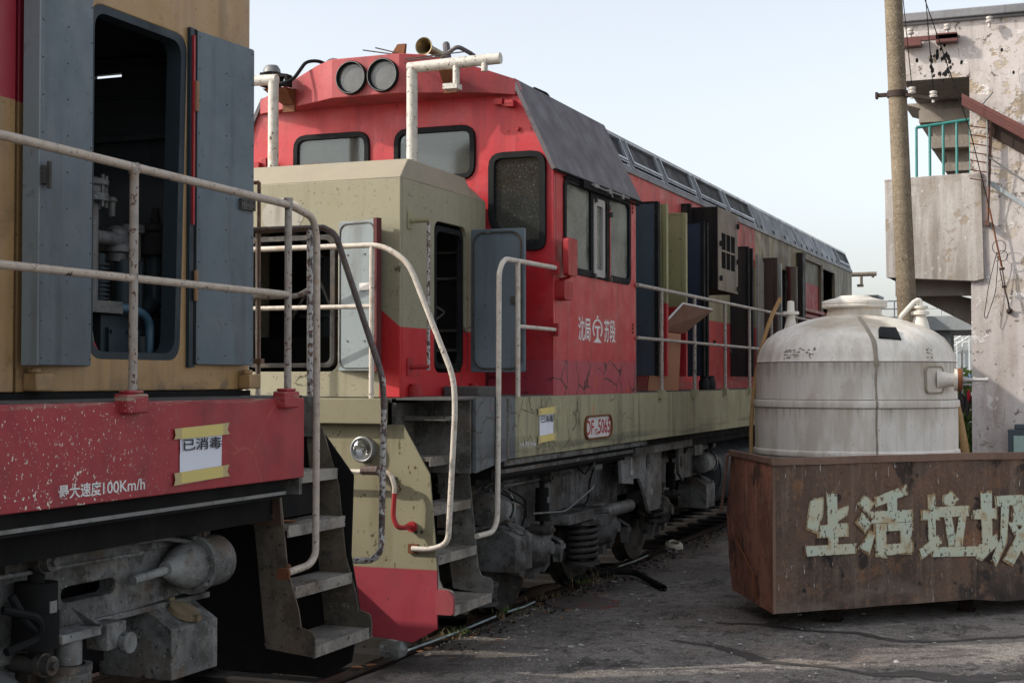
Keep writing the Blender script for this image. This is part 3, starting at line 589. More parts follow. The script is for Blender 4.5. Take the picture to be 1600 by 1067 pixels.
    for (s0, s1, z0, z1, x0, x1) in P['sand']:
        a, c = sorted((f(s0), f(s1))); m = MB(); t = .15
        ol = [(x0, z0), (x1, z0), (x1, z1-.06), (x1-.13, z1+.02), (x0, z1+.05)]
        m.plate(YF(a), ol, w0=-(c-a), w1=0); sb = m.build('sandbox', 'grey' if Y > 8 else 'machbox', e, bevel=.006)
        m = MB(); cc = Vector((x1-.075, (a+c)/2, z1-.015)); nn = Vector((.5, 0, 1)).normalized(); m.cyl(cc+nn*.005, cc+nn*.03, .085, .08, 20); m.box(cc.x-.1, cc.x-.06, cc.y-.02, cc.y+.02, cc.z+.03, cc.z+.08); m.box(cc.x+.05, cc.x+.10, cc.y-.02, cc.y+.02, cc.z-.03, cc.z)
        m.build('filler_lid', 'sandlid' if Y < 8 else 'grey', sb)
    for (s, z0, z1, r) in P['damp']:
        x = -4.2; m = MB(); y = f(s); m.cyl((x, y, z0), (x, y, z1), r, n=18); m.cyl((x, y, z0-.03), (x, y, z0+(z1-z0)*.5), r*1.08, n=18); m.cyl((x, y, z0-.09), (x, y, z0), r*.35)
        m.cyl((x, y, z1), (x, y, z1+.06), r*.4); m.build('damper', 'dark', e)
        for z in (z1+.09, z0-.10):
            m = MB(); m.cyl((x-.12, y, z), (x+.09, y, z), .042, n=14); m.cyl((x+.09, y, z), (x+.11, y, z), .02, n=6); m.cyl((x+.02, y, z), (x+.05, y, z), .052, n=14)
            if z > z1: m.box(x-.2, x-.02, y-.17, y+.02, z1+.05, z1+.15)
            m.build('damper_mount', 'iron', e)
        m = MB(); m.box(x+r-.004, x+r+.003, y-.022, y+.022, (z0+z1)/2, (z0+z1)/2+.05); m.build('data_plate', 'machine', e)
    for (s, z) in P['shoes']:
        y = f(s); x = -4.3; m = MB(); m.hexa([(x-.03, y-.09, z+.14), (x+.11, y+.03, z+.03), (x+.11, y+.07, z+.03), (x-.03, y-.05, z+.14), (x-.03, y-.09, z+.16), (x+.11, y+.03, z+.05), (x+.11, y+.07, z+.05), (x-.03, y-.05, z+.16)])
        m.box(x+.02, x+.12, y-.03, y+.09, z-.01, z+.03); m.hexa([(x+.04, y, z-.12), (x+.1, y, z-.12), (x+.1, y+.04, z-.12), (x+.04, y+.04, z-.12), (x+.03, y-.02, z), (x+.11, y-.02, z), (x+.11, y+.07, z), (x+.03, y+.07, z)])
        m.build('brake_bracket', 'grey', e)
    m = MB(); m.box(-6.1, -4.55, min(f(1.0), f(P['L']-.2)), max(f(1.0), f(P['L']-.2)), .55, 1.05); m.build('traction_motor', 'dark', e)
    # air pipes along the frame
    m = MB(); m.tube([(-4.24, f(P['axles'][0]+.6), 1.18), (-4.22, f(2.1), 1.17), (-4.22, f(1.5), 1.16), (-4.2, f(1.3), 1.12)], .012, 8, .05); m.tube([(-4.2, f(P['axles'][0]+.6), 1.12), (-4.2, f(1.7), 1.11)], .010, 8)
    m.build('air_pipe', 'grey', e)
    return e
MT['springdark'] = oily('spring_dark', (.06, .058, .056), .7, .6); MT['tread'] = oily('tread_worn_grey', (.34, .31, .27), .65, .6, (.3, .24, .18)); MT['stepbrown'] = oily('step_brown_grey', (.15, .125, .095), .65, .8); MT['machbox'] = oily('sandbox_grey', (.29, .295, .285), .6, .8); MT['sandlid'] = simple('sandy_lid', (.22, .17, .10), .8, 0, (.08, .06, .04), 1)

# ------------------------------------------------------------------ rear locomotive (number plate side, red cab)
CX = -5.33; DZ = 1.81; YE = 8.78
L2 = empty('diesel_locomotive', (CX, 19, 0), 'red cabbed diesel locomotive with olive short hood, open doors and two round headlamps', 'locomotive')
def build_cab():
    CY, CE = 10.68, 12.90; XS = -3.86
    fr = YF(CY); ol = [(-6.80, DZ), (XS, DZ), (XS, 3.60), (-4.17, 4.29), (-4.85, 4.50), (-5.81, 4.50), (-6.49, 4.29), (-6.80, 3.60)]
    wR = [(-5.235, 3.53), (-4.52, 3.53), (-4.52, 3.965), (-5.235, 3.965)]; wL = [(-6.17, 3.53), (-5.46, 3.53), (-5.46, 3.97), (-6.17, 3.97)]
    wS = [(-4.40, 3.115), (-4.10, 2.945), (-3.92, 2.945), (-3.92, 3.725), (-4.40, 3.725)]
    wT = [(-6.74, 2.945), (-6.56, 2.945), (-6.26, 3.115), (-6.26, 3.725), (-6.74, 3.725)]
    m = MB(); m.plate(fr, ol, [rpoly(q, .12) for q in (wR, wL, wS, wT)], w0=-.05, w1=0); m.build('cab_front', 'cab', L2, bevel=.006)
    window(L2, fr, wR, .12, .045, 'glass'); window(L2, fr, wL, .12, .045, 'glass'); window(L2, fr, wS, .12, .048, 'glassdark', .028); window(L2, fr, wT, .12, .048, 'glassdark', .028)
    # cab side with the wide window
    fs = XF(XS); wo = rrect(10.905, 2.785, 12.72, 3.56, .09)
    m = MB(); m.plate(fs, [(CY+.052, DZ), (CE, DZ), (CE, 3.62), (CY+.052, 3.60)], [wo], w0=-.05, w1=0); m.build('cab_side', 'cab', L2)
    m = MB(); m.plate(XF(-6.75), [(CY, DZ), (CE, DZ), (CE, 3.62), (CY, 3.60)], [wo], w0=-.05, w1=0); m.build('cab_side', 'cab', L2)
    m = MB(); m.plate(XF(-6.76), rrect(10.9, 2.78, 12.7, 3.56, .09), w0=0, w1=.006); m.build('window', 'glassside', L2, label='window on the hidden cab side')
    m = MB(); m.plate(YF(CE), [(-6.79, DZ), (XS-.01, DZ), (XS-.01, 3.58), (-4.2, 4.25), (-6.45, 4.25), (-6.79, 3.58)], w0=-.05, w1=-.005); m.box(-6.75, -3.92, CY+.06, CE-.01, DZ, DZ+.4)
    m.build('cab_back_wall', 'cabin', L2)
    m = MB(); m.plate(fs, wo, [rrect(10.96, 2.84, 12.665, 3.505, .06)], w0=-.04, w1=.014)
    wf = m.build('side_window', 'rubber', L2, bevel=.004)
    def pane(y0, y1, mt, w): m = MB(); m.plate(fs, rrect(y0, 2.83, y1, 3.51, .03), w0=w-.006, w1=w); m.build('glass_pane', mt, wf)
    pane(10.95, 11.60, 'glassside', -.01); pane(12.06, 12.68, 'glassside', -.01)
    m = MB(); m.box(XS-.03, XS+.012, 11.575, 11.64, 2.80, 3.50); m.box(XS-.03, XS+.012, 12.0, 12.08, 2.80, 3.50); m.box(XS-.03, XS+.01, 11.64, 12.0, 3.45, 3.50); m.build('window_post', 'rubber', wf)
    m = MB(); m.plate(fs, rrect(11.63, 2.80, 11.93, 3.46, .03), [rrect(11.70, 2.86, 11.87, 3.40, .02)], w0=-.02, w1=.02); m.build('sliding_frame', 'hvrust' if 0 else 'sashgrey', wf)
    m = MB(); m.plate(fs, rrect(11.69, 2.85, 11.88, 3.41, .02), w0=-.006, w1=0.0); m.build('glass_pane', 'glassside', wf)
    m = MB(); m.box(XS-.02, XS+.016, 12.075, 12.10, 2.82, 3.42); m.build('red_post', 'redbit', wf)
    m = MB()
    for (y, z) in ((11.66, 3.44), (11.62, 2.80), (12.03, 3.42), (12.09, 3.36), (12.06, 2.80)): m.box(XS+.012, XS+.04, y-.02, y+.02, z-.02, z+.02)
    m.build('window_catch', 'iron', wf)
    m = MB(); m.box(XS, XS+.05, 11.28, 12.35, 3.50, 3.56); m.build('wiper_rail', 'dark', L2)
    m = MB(); m.tube([(XS+.06, 11.45, 3.545), (XS+.07, 11.75, 3.535), (XS+.06, 12.0, 3.545), (XS+.06, 12.5, 3.55)], .008, 6); m.tube([(XS+.06, 11.98, 3.545), (XS+.09, 11.92, 3.49)], .007, 6)
    m.box(XS+.04, XS+.07, 11.5, 11.62, 3.53, 3.56); m.box(XS+.04, XS+.07, 11.9, 11.96, 3.52, 3.56); m.box(XS+.04, XS+.07, 12.28, 12.33, 3.52, 3.56); m.build('wiper_arm', 'machine', L2)
    # roof: slate coloured slants both sides and the crown
    for sx in (1, -1):
        g = lambda x: CX + sx*(x-CX)
        m = MB(); a, b_ = (g(-3.825), 3.575), (g(-4.18), 4.305)
        m.hexa([(a[0], 10.63, a[1]), (a[0], 12.99, a[1]), (b_[0], 12.96, b_[1]), (b_[0], 10.66, b_[1]), (a[0]-.03*sx, 10.63, a[1]-.012), (a[0]-.03*sx, 12.99, a[1]-.012), (b_[0]-.03*sx, 12.96, b_[1]-.012), (b_[0]-.03*sx, 10.66, b_[1]-.012)])
        m.build('roof_slant_panel', 'roofgrey', L2)
        m = MB(); m.tube([(g(-3.825), 10.70, 3.566), (g(-3.825), 12.99, 3.57)], .009, 6); m.box(min(g(-3.86), g(-3.835)), max(g(-3.86), g(-3.835)), 10.9, 12.97, 3.535, 3.545); m.build('gutter', 'dark', L2)
        m = MB(); m.hexa([(g(-4.18), 10.66, 4.30), (g(-4.18), 12.96, 4.30), (g(-4.86), 12.96, 4.515), (g(-4.86), 10.66, 4.515), (g(-4.18), 10.66, 4.27), (g(-4.18), 12.96, 4.27), (g(-4.86), 12.96, 4.48), (g(-4.86), 10.66, 4.48)]); m.build('roof_panel', 'roofgrey', L2)
    m = MB(); m.box(-5.80, -4.86, 10.66, 12.96, 4.48, 4.52); m.build('roof_panel', 'roofgrey', L2)
    m = MB(); m.tube([(-4.45, 11.75, 4.39), (-4.45, 11.8, 4.46), (-4.45, 12.15, 4.47), (-4.45, 12.25, 4.42)], .012, 8, .05); m.build('roof_handle', 'dark', L2)
    # visor: three facets
    plan = [(-6.49, 10.66, 4.29), (-5.81, 10.43, 4.49), (-5.63, 10.34, 4.505), (-5.03, 10.34, 4.505), (-4.85, 10.41, 4.495), (-4.44, 10.56, 4.39), (-4.165, 10.66, 4.295)]
    m = MB(); B = [m.bm.verts.new((x, y, 4.19 if 0 < i < 6 else 4.17)) for i, (x, y, z) in enumerate(plan)]; T = [m.bm.verts.new(p) for p in plan]; C_ = [m.bm.verts.new((x, 10.70, z)) for x, y, z in plan]; D = [m.bm.verts.new((x, 10.70, 4.18)) for x, y, z in plan]
    for i in range(6):
        for q in ((B[i], B[i+1], T[i+1], T[i]), (T[i], T[i+1], C_[i+1], C_[i]), (B[i], B[i+1], D[i+1], D[i])): m.bm.faces.new(q)
    m.bm.faces.new([B[0], T[0], C_[0], D[0]]); m.bm.faces.new([B[-1], T[-1], C_[-1], D[-1]]); vis = m.build('roof_visor', 'visor', L2, bevel=.006, angle=12)
    for x in (-5.445, -5.165):
        o = Vector((x, 10.34, 4.338)); m = MB(); m.lathe([(.134, 0), (.134, .03), (.126, .038), (.118, .03), (.112, .012), (.112, 0)], o, (0, -1, 0), 40, closed=True); hl = m.build('headlight', 'rubber', L2)
        m = MB(); m.lathe([(.127, .0), (.1275, .042), (.1245, .042), (.1245, 0)], o, (0, -1, 0), 40, closed=True); m.build('lamp_ring', 'machine', hl)
        m = MB(); m.lathe([(0, .010), (.06, .009), (.115, .004)], o, (0, -1, 0), 40); m.build('lamp_glass', 'lampdust', hl)
        m = MB(); m.lathe([(0, -.02), (.02, -.02), (.1, .001)], o, (0, -1, 0), 24); m.build('reflector', 'chrome', hl)
    # gear on the visor and roof
    def bracket(x, y, dx, z):
        m = MB(); m.box(x-.055, x+.055, y-.03, y-.005, z-.16, z+.03); m.hexa([(x-.05, y-.04, z-.1), (x+.05, y-.04, z-.1), (x+.05, y-.03, z-.1), (x-.05, y-.03, z-.1), (x-.05-dx, y-.16, z+.02), (x+.05, y-.16, z+.02), (x+.05, y-.02, z+.02), (x-.05-dx, y-.02, z+.02)]); return m
    b1 = bracket(-6.12, 10.53, .12, 4.30).build('lamp_bracket', 'rust', L2)
    m = MB(); m.box(-6.30, -6.16, 10.34, 10.46, 4.335, 4.45); m.plate(YF(10.345), [(-6.15, 4.34), (-6.04, 4.32), (-6.04, 4.42), (-6.15, 4.44)], [rrect(-6.12, 4.36, -6.07, 4.40, .01)], w0=-.08, w1=0); m.build('junction_box', 'dark', b1, bevel=.004)
    m = MB(); m.lathe([(.075, 0), (.07, .03), (.05, .06), (0, .065)], (-6.22, 10.40, 4.45), (0, 0, 1), 20); m.build('beacon', 'machine', b1)
    m = MB(); m.tube([(-6.16, 10.33, 4.36), (-6.06, 10.30, 4.33), (-5.98, 10.34, 4.37), (-5.95, 10.40, 4.46), (-5.93, 10.45, 4.53), (-5.85, 10.5, 4.545), (-5.78, 10.6, 4.51)], .015, 8, .06); m.build('cable', 'rubber', L2)
    bracket(-4.63, 10.46, .0, 4.34).build('lamp_bracket', 'rust', L2)
    m = MB(); m.box(-4.34, -4.27, 10.62, 10.68, 4.10, 4.145); m.box(-4.24, -4.17+.0, 10.60, 10.68, 4.075, 4.125); m.box(-4.28, -4.20, 10.63, 10.66, 4.09, 4.10); m.build('small_bracket', 'redbit', L2)
    m = MB(); m.cyl((-4.155, 10.68, 3.905), (-4.155, 10.66, 3.905), .018); m.cyl((-4.155, 10.665, 3.905), (-4.155, 10.655, 3.905), .009); m.cyl((-4.24, 10.68, 3.893), (-4.24, 10.674, 3.893), .006); m.build('bolt_hole', 'redbit', L2)
    m = MB(); m.lathe([(.072, 0), (.070, .012), (.045, .06), (.035, .14), (.03, .4), (.02, .4), (.025, .14), (.037, .06), (.064, .004)], (-4.86, 10.48, 4.565), (0, -1, 0), 28, closed=True)
    for v in m.bm.verts: v.co.y = 10.48 - (v.co.y - 10.48) - .05
    m.box(-4.88, -4.84, 10.7, 10.74, 4.5, 4.57); m.build('air_horn', 'brass', L2)
    m = MB(); m.tube([(-4.70, 10.55, 4.45), (-4.74, 10.6, 4.60)], .03, 10); m.sphere((-4.74, 10.6, 4.60), .03); m.tube([(-4.68, 10.52, 4.52), (-4.60, 10.5, 4.56), (-4.5, 10.6, 4.50), (-4.45, 10.7, 4.42)], .018, 8, .05); m.box(-4.8, -4.62, 10.5, 10.62, 4.43, 4.46); m.build('roof_fitting', 'roofgrey', L2)
    m = MB(); m.hexa([(-5.14, 10.4, 4.50), (-5.02, 10.4, 4.50), (-5.02, 10.44, 4.50), (-5.14, 10.44, 4.50), (-5.09, 10.43, 4.60), (-5.02, 10.43, 4.60), (-5.02, 10.46, 4.60), (-5.09, 10.46, 4.60)]); m.build('wiper_motor', 'rust', L2)
    m = MB()
    for (a, b_) in (((-5.36, 10.36, 4.56), (-5.1, 10.38, 4.51)), ((-5.25, 10.36, 4.57), (-5.05, 10.4, 4.515)), ((-4.98, 10.34, 4.455), (-4.45, 10.3, 4.46)), ((-4.95, 10.33, 4.44), (-4.6, 10.3, 4.44))): m.tube([a, b_], .005, 6)
    m.build('wiper_linkage', 'iron', L2)
    m = MB(); m.sphere((-5.70, 10.5, 4.50), .07, 1, 1, .75); m.sphere((-5.6, 10.55, 4.5), .03); m.build('roof_dome', 'roofgrey', L2)
    m = MB(); m.box(-6.78, -6.40, 10.50, 10.66, 3.66, 3.74); m.box(-6.42, -6.36, 10.55, 10.67, 3.62, 3.78); m.build('side_lamp_box', 'redbit', L2, bevel=.005)
    # lettering, boxes
    text(L2, 'lettering', '沈局', fs, 11.27, 11.585, 2.25, 2.45, 'white', .016); text(L2, 'lettering', '苏段', fs, 11.955, 12.27, 2.25, 2.455, 'white', .016)
    m = MB(); cy, cz = 11.77, 2.36
    for i in range(22):
        a = math.radians(-50 + 280*i/22); b_ = math.radians(-50 + 280*(i+1)/22)
        m.plate(fs, [(cy+.135*math.cos(a), cz+.085*math.sin(a)), (cy+.135*math.cos(b_), cz+.085*math.sin(b_)), (cy+.105*math.cos(b_), cz+.068*math.sin(b_)), (cy+.105*math.cos(a), cz+.068*math.sin(a))], w0=.001, w1=.003)
    for q in ([(cy-.075, 2.385), (cy+.075, 2.385), (cy+.075, 2.365), (cy-.075, 2.365)], [(cy-.02, 2.364), (cy+.02, 2.364), (cy+.02, 2.285), (cy-.02, 2.285)], [(cy-.03, 2.284), (cy+.03, 2.284), (cy+.11, 2.245), (cy-.11, 2.245)], [(cy-.03, 2.452), (cy+.03, 2.452), (cy, 2.478)]): m.plate(fs, q, w0=.001, w1=.003)
    m.build('railway_emblem', 'white', L2)
    m = MB(); m.plate(XF(-3.75), rrect(10.72, 2.745, 10.935, 3.04, .025), w0=-.045, w1=0)
    mi = m.build('wing_mirror', 'redbit', L2, bevel=.005)
    m = MB(); m.tube([(XS, 10.83, 2.72), (-3.77, 10.83, 2.74), (-3.77, 10.83, 2.80)], .012, 8, .02); m.build('mirror_arm', 'redbit', L2)
    m = MB(); m.plate(XF(-3.78), rrect(10.71, 2.555, 10.915, 2.705, .03), w0=-.08, w1=0); m.build('switch_box', 'redbit', L2, bevel=.006)
    for y, z in ((10.93, 3.43), (12.80, 3.45), (12.80, 2.35)):
        m = MB(); [m.box(XS, XS+.008, y-.012, y+.012, z+.035*k, z+.035*k+.022) for k in range(3)]; m.build('hinge', 'rust', L2)
MT['cabin'] = plain('cab_lining', (.13, .135, .12), .7); MT['sashgrey'] = simple('sash_grey_paint', (.38, .36, .35), .5, 0, (.08, .05, .04), 1); MT['lampdust'] = m_glass('dusty_lamp_glass', (.5, .5, .5), .9, dcol=(.20, .205, .20))
build_cab()

def build_short_hood():
    X0, X1 = -6.24, -4.40; Yf, Yb = 9.07, 10.60
    # front wall with door opening
    m = MB(); m.plate(YF(Yf), [(X0, DZ), (X1, DZ), (X1, 3.33), (X0, 3.33)], [rrect(-5.66, 1.99, -4.885, 2.985, .07)], w0=-.03, w1=0); m.build('hood_front', 'hood2', L2, bevel=.006)
    op = rrect(9.63, 1.985, 10.215, 3.09, .08)
    m = MB(); m.plate(XF(X1), [(Yf+.031, DZ), (Yb, DZ), (Yb, 3.33), (Yf+.031, 3.33)], [op], w0=-.03, w1=0); m.build('hood_side', 'hood2', L2)
    m = MB(); m.plate(XF(X1), rrect(9.66, 2.015, 10.185, 3.06, .07), [rrect(9.70, 2.05, 10.15, 3.02, .06)], w0=-.05, w1=-.012); m.build('door_frame', 'rubber', L2)
    m = MB(); m.plate(YF(Yf), rrect(-5.63, 2.02, -4.915, 2.955, .06), [rrect(-5.59, 2.05, -4.95, 2.92, .05)], w0=-.05, w1=-.006); m.build('door_frame', 'iron', L2)
    m = MB(); m.plate(XF(X0), [(Yf+.031, DZ), (Yb, DZ), (Yb, 3.28), (Yf+.031, 3.28)], w0=-.0, w1=.03); m.plate(YF(Yb), [(X0+.031, DZ), (X1-.031, DZ), (X1-.031, 3.28), (X0+.031, 3.28)], w0=0, w1=.03); m.build('hood_wall', 'hood2', L2)
    # bevelled top
    m = MB(); B = [(X0, Yf, 3.33), (X1, Yf, 3.33), (X1, 9.55, 3.331), (X1, 10.3, 3.33), (X1, Yb, 3.33), (X0, Yb, 3.33)]
    T = [(-6.2, 9.27, 3.49), (-4.435, 9.27, 3.49), (-4.45, 9.55, 3.495), (-4.475, 10.36, 3.495), (-4.53, Yb-.05, 3.455), (-6.15, Yb-.05, 3.455)]
    Bv = [m.bm.verts.new(p) for p in B]; Tv = [m.bm.verts.new(p) for p in T]; n = 6
    for i in range(n): m.bm.faces.new([Bv[i], Bv[(i+1) % n], Tv[(i+1) % n], Tv[i]])
    m.bm.faces.new(Tv); m.bm.faces.new(Bv); m.build('hood_top', 'hoodtop', L2, bevel=.008, angle=10)
    # equipment inside
    m = MB(); m.box(-6.2, -4.46, Yf+.1, Yb-.05, DZ, DZ+.06); m.box(-6.2, -4.44, 10.35, 10.5, 1.85, 3.3); m.box(-6.0, -5.2, 9.55, 10.2, 1.86, 2.25); m.build('inner_casing', 'dark', L2)
    m = MB(); m.cyl((-4.70, 9.95, 2.75), (-4.70, 9.95, 2.1), .02); m.cyl((-4.62, 9.9, 3.0), (-4.62, 9.9, 2.2), .012); m.tube([(-4.6, 9.8, 2.95), (-4.55, 9.95, 2.80)], .01, 6); m.sphere((-4.6, 9.95, 2.5), .05, 1, 1, .9); m.sphere((-4.58, 9.82, 2.42), .04); m.sphere((-4.56, 9.95, 2.36), .035)
    m.cyl((-4.6, 9.85, 2.55), (-4.6, 9.85, 2.40), .03); m.tube([(-4.55, 9.9, 2.5), (-4.5, 10.05, 2.44), (-4.56, 10.0, 2.38)], .009, 6, .03); m.box(-4.56, -4.5, 9.72, 9.76, 2.9, 3.0)
    for z in (2.15, 2.3, 2.7, 2.9): m.box(-5.5, -4.5, 10.28, 10.33, z, z+.02)
    m.tube([(-5.5, 9.4, 2.3), (-5.2, 9.35, 2.7), (-5.0, 9.4, 2.2), (-5.1, 9.4, 2.05)], .012, 8, .1); m.build('valve_gear', 'iron', L2, kind='stuff')
    m = MB(); m.box(-5.5, -5.0, 9.6, 9.65, 2.40, 2.42); m.cyl((-5.3, 9.7, 2.1), (-5.3, 9.7, 2.85), .07); m.cyl((-5.1, 9.8, 2.1), (-5.1, 9.8, 2.75), .05); m.build('cooler', 'machdark', L2)
    # doors
    o, fr = door(L2, (-4.875, 9.06), (.33, -.09), (-.09, -.33), .345, 1.995, 3.035, .03, 'doorpale', panel=False, label='pale blue grey front door of the short hood', rivets=False)
    m = MB(); m.plate(fr, rrect(.012, 2.01, .34, 3.02, .06), [rrect(.02, 2.018, .332, 3.012, .055)], w0=.0005, w1=.006); m.build('door_seal', 'iron', o)
    m = MB(); m.fbox(fr, .332, .362, 1.99, 3.045, -.045, .005); m.build('door_edge', 'redolive', o)
    m = MB(); m.fbox(fr, .21, .31, 2.55, 2.60, 0, .012); m.build('latch', 'platewhite', o)
    m = MB(); [m.cyl(fr(u, z, 0), fr(u, z, .006), .006, n=6) for u in (.09, .25) for z in (2.2, 2.8)]; m.build('bolts', 'iron', o, kind='stuff')
    o, fr = door(L2, (-4.37, 10.235), (.49, -.0), (0, -1), .44, 1.99, 3.075, .03, 'doorblue', panel=True, rimmat='iron', label='blue grey side door of the short hood')
    m = MB(); m.fbox(fr, .33, .42, 2.50, 2.56, 0, .014); [m.cyl(fr(u, z, .014), fr(u, z, .018), .006, n=6) for u in (.34, .375, .41) for z in (2.51, 2.55)]; m.build('latch', 'iron', o)
    m = MB(); [m.cyl(fr(u, z, 0), fr(u, z, .005), .006, n=6) for u in (.12, .25) for z in (2.5, 2.25)]; m.build('bolts', 'iron', o, kind='stuff')
    # grab rail with brackets
    m = MB(); m.tube([(-4.27, 9.25, 3.045), (-4.27, 9.25, 2.00)], .013, 8); m.build('grab_rail', 'pipe3', L2)
    for z, mt_ in ((3.04, 'olivefit'), (2.02, 'redbit')):
        m = MB(); m.plate(XF(-4.40), rrect(9.17, z-.055, 9.25, z+.065, .01), w0=0, w1=.01); m.tube([(-4.39, 9.22, z), (-4.26, 9.25, z+.005)], .016, 8); m.build('rail_bracket', mt_, L2)
    for y in (9.24, 10.30):
        m = MB(); m.cyl((-4.37, y, DZ), (-4.37, y, DZ+.075), .055, n=14); m.cyl((-4.37, y, DZ+.075), (-4.37, y, DZ+.095), .035, n=8); m.build('hold_down_bolt', 'redbit', L2)
    m = MB(); m.box(-4.38, -4.1, 9.75, 10.1, DZ, DZ+.075); m.build('deck_box', 'deck', L2, bevel=.01)
    # masts
    for x, xa in ((-4.755, -4.03), (-5.965, -6.62)):
        q = 1 if xa > x else -1
        m = MB(); m.tube([(x, 10.0, 3.40), (x, 10.0, 4.285)], .042, 16); m.tube([(x-.03*q, 10.0, 4.30), (xa, 10.0, 4.315)], .042, 18); m.sphere((x, 10.0, 4.29), .043)
        m.tube([(x+.37*q, 9.99, 4.29), (x+.37*q, 9.99, 4.14)], .026, 12); m.box(x+.37*q-.085, x+.37*q+.03, 9.93, 10.03, 4.105, 4.145); m.tube([(x+.60*q, 9.99, 4.29), (x+.60*q, 9.99, 4.225)], .025, 12)
        m.build('mast_pipe', 'tpipe', L2)
    m = MB(); m.box(-5.28, -5.13, 9.29, 9.36, 3.49, 3.496); m.build('paint_patch', 'rust', L2)
    m = MB(); pts = [(-5.33+.17*math.cos(k*.4)*(1+.25*mnoise.noise(Vector((k, 1, 1)))), 3.10+.13*math.sin(k*.4)*(1+.3*mnoise.noise(Vector((k, 5, 1))))) for k in range(16)]; m.plate(YF(9.07), [(x, max(z, 3.02)) for x, z in pts], w0=.0005, w1=.002); m.build('bare_patch', 'sandlid2', L2)
MT['sandlid2'] = simple('chalky_patch', (.45, .42, .36), .8); MT['redolive'] = simple('door_edge_red', (.11, .028, .028), .6, 0, (.03, .03, .03), 1.5); MT['olivefit'] = plain('olive_fitting', (.3, .28, .16), .6)
build_short_hood()

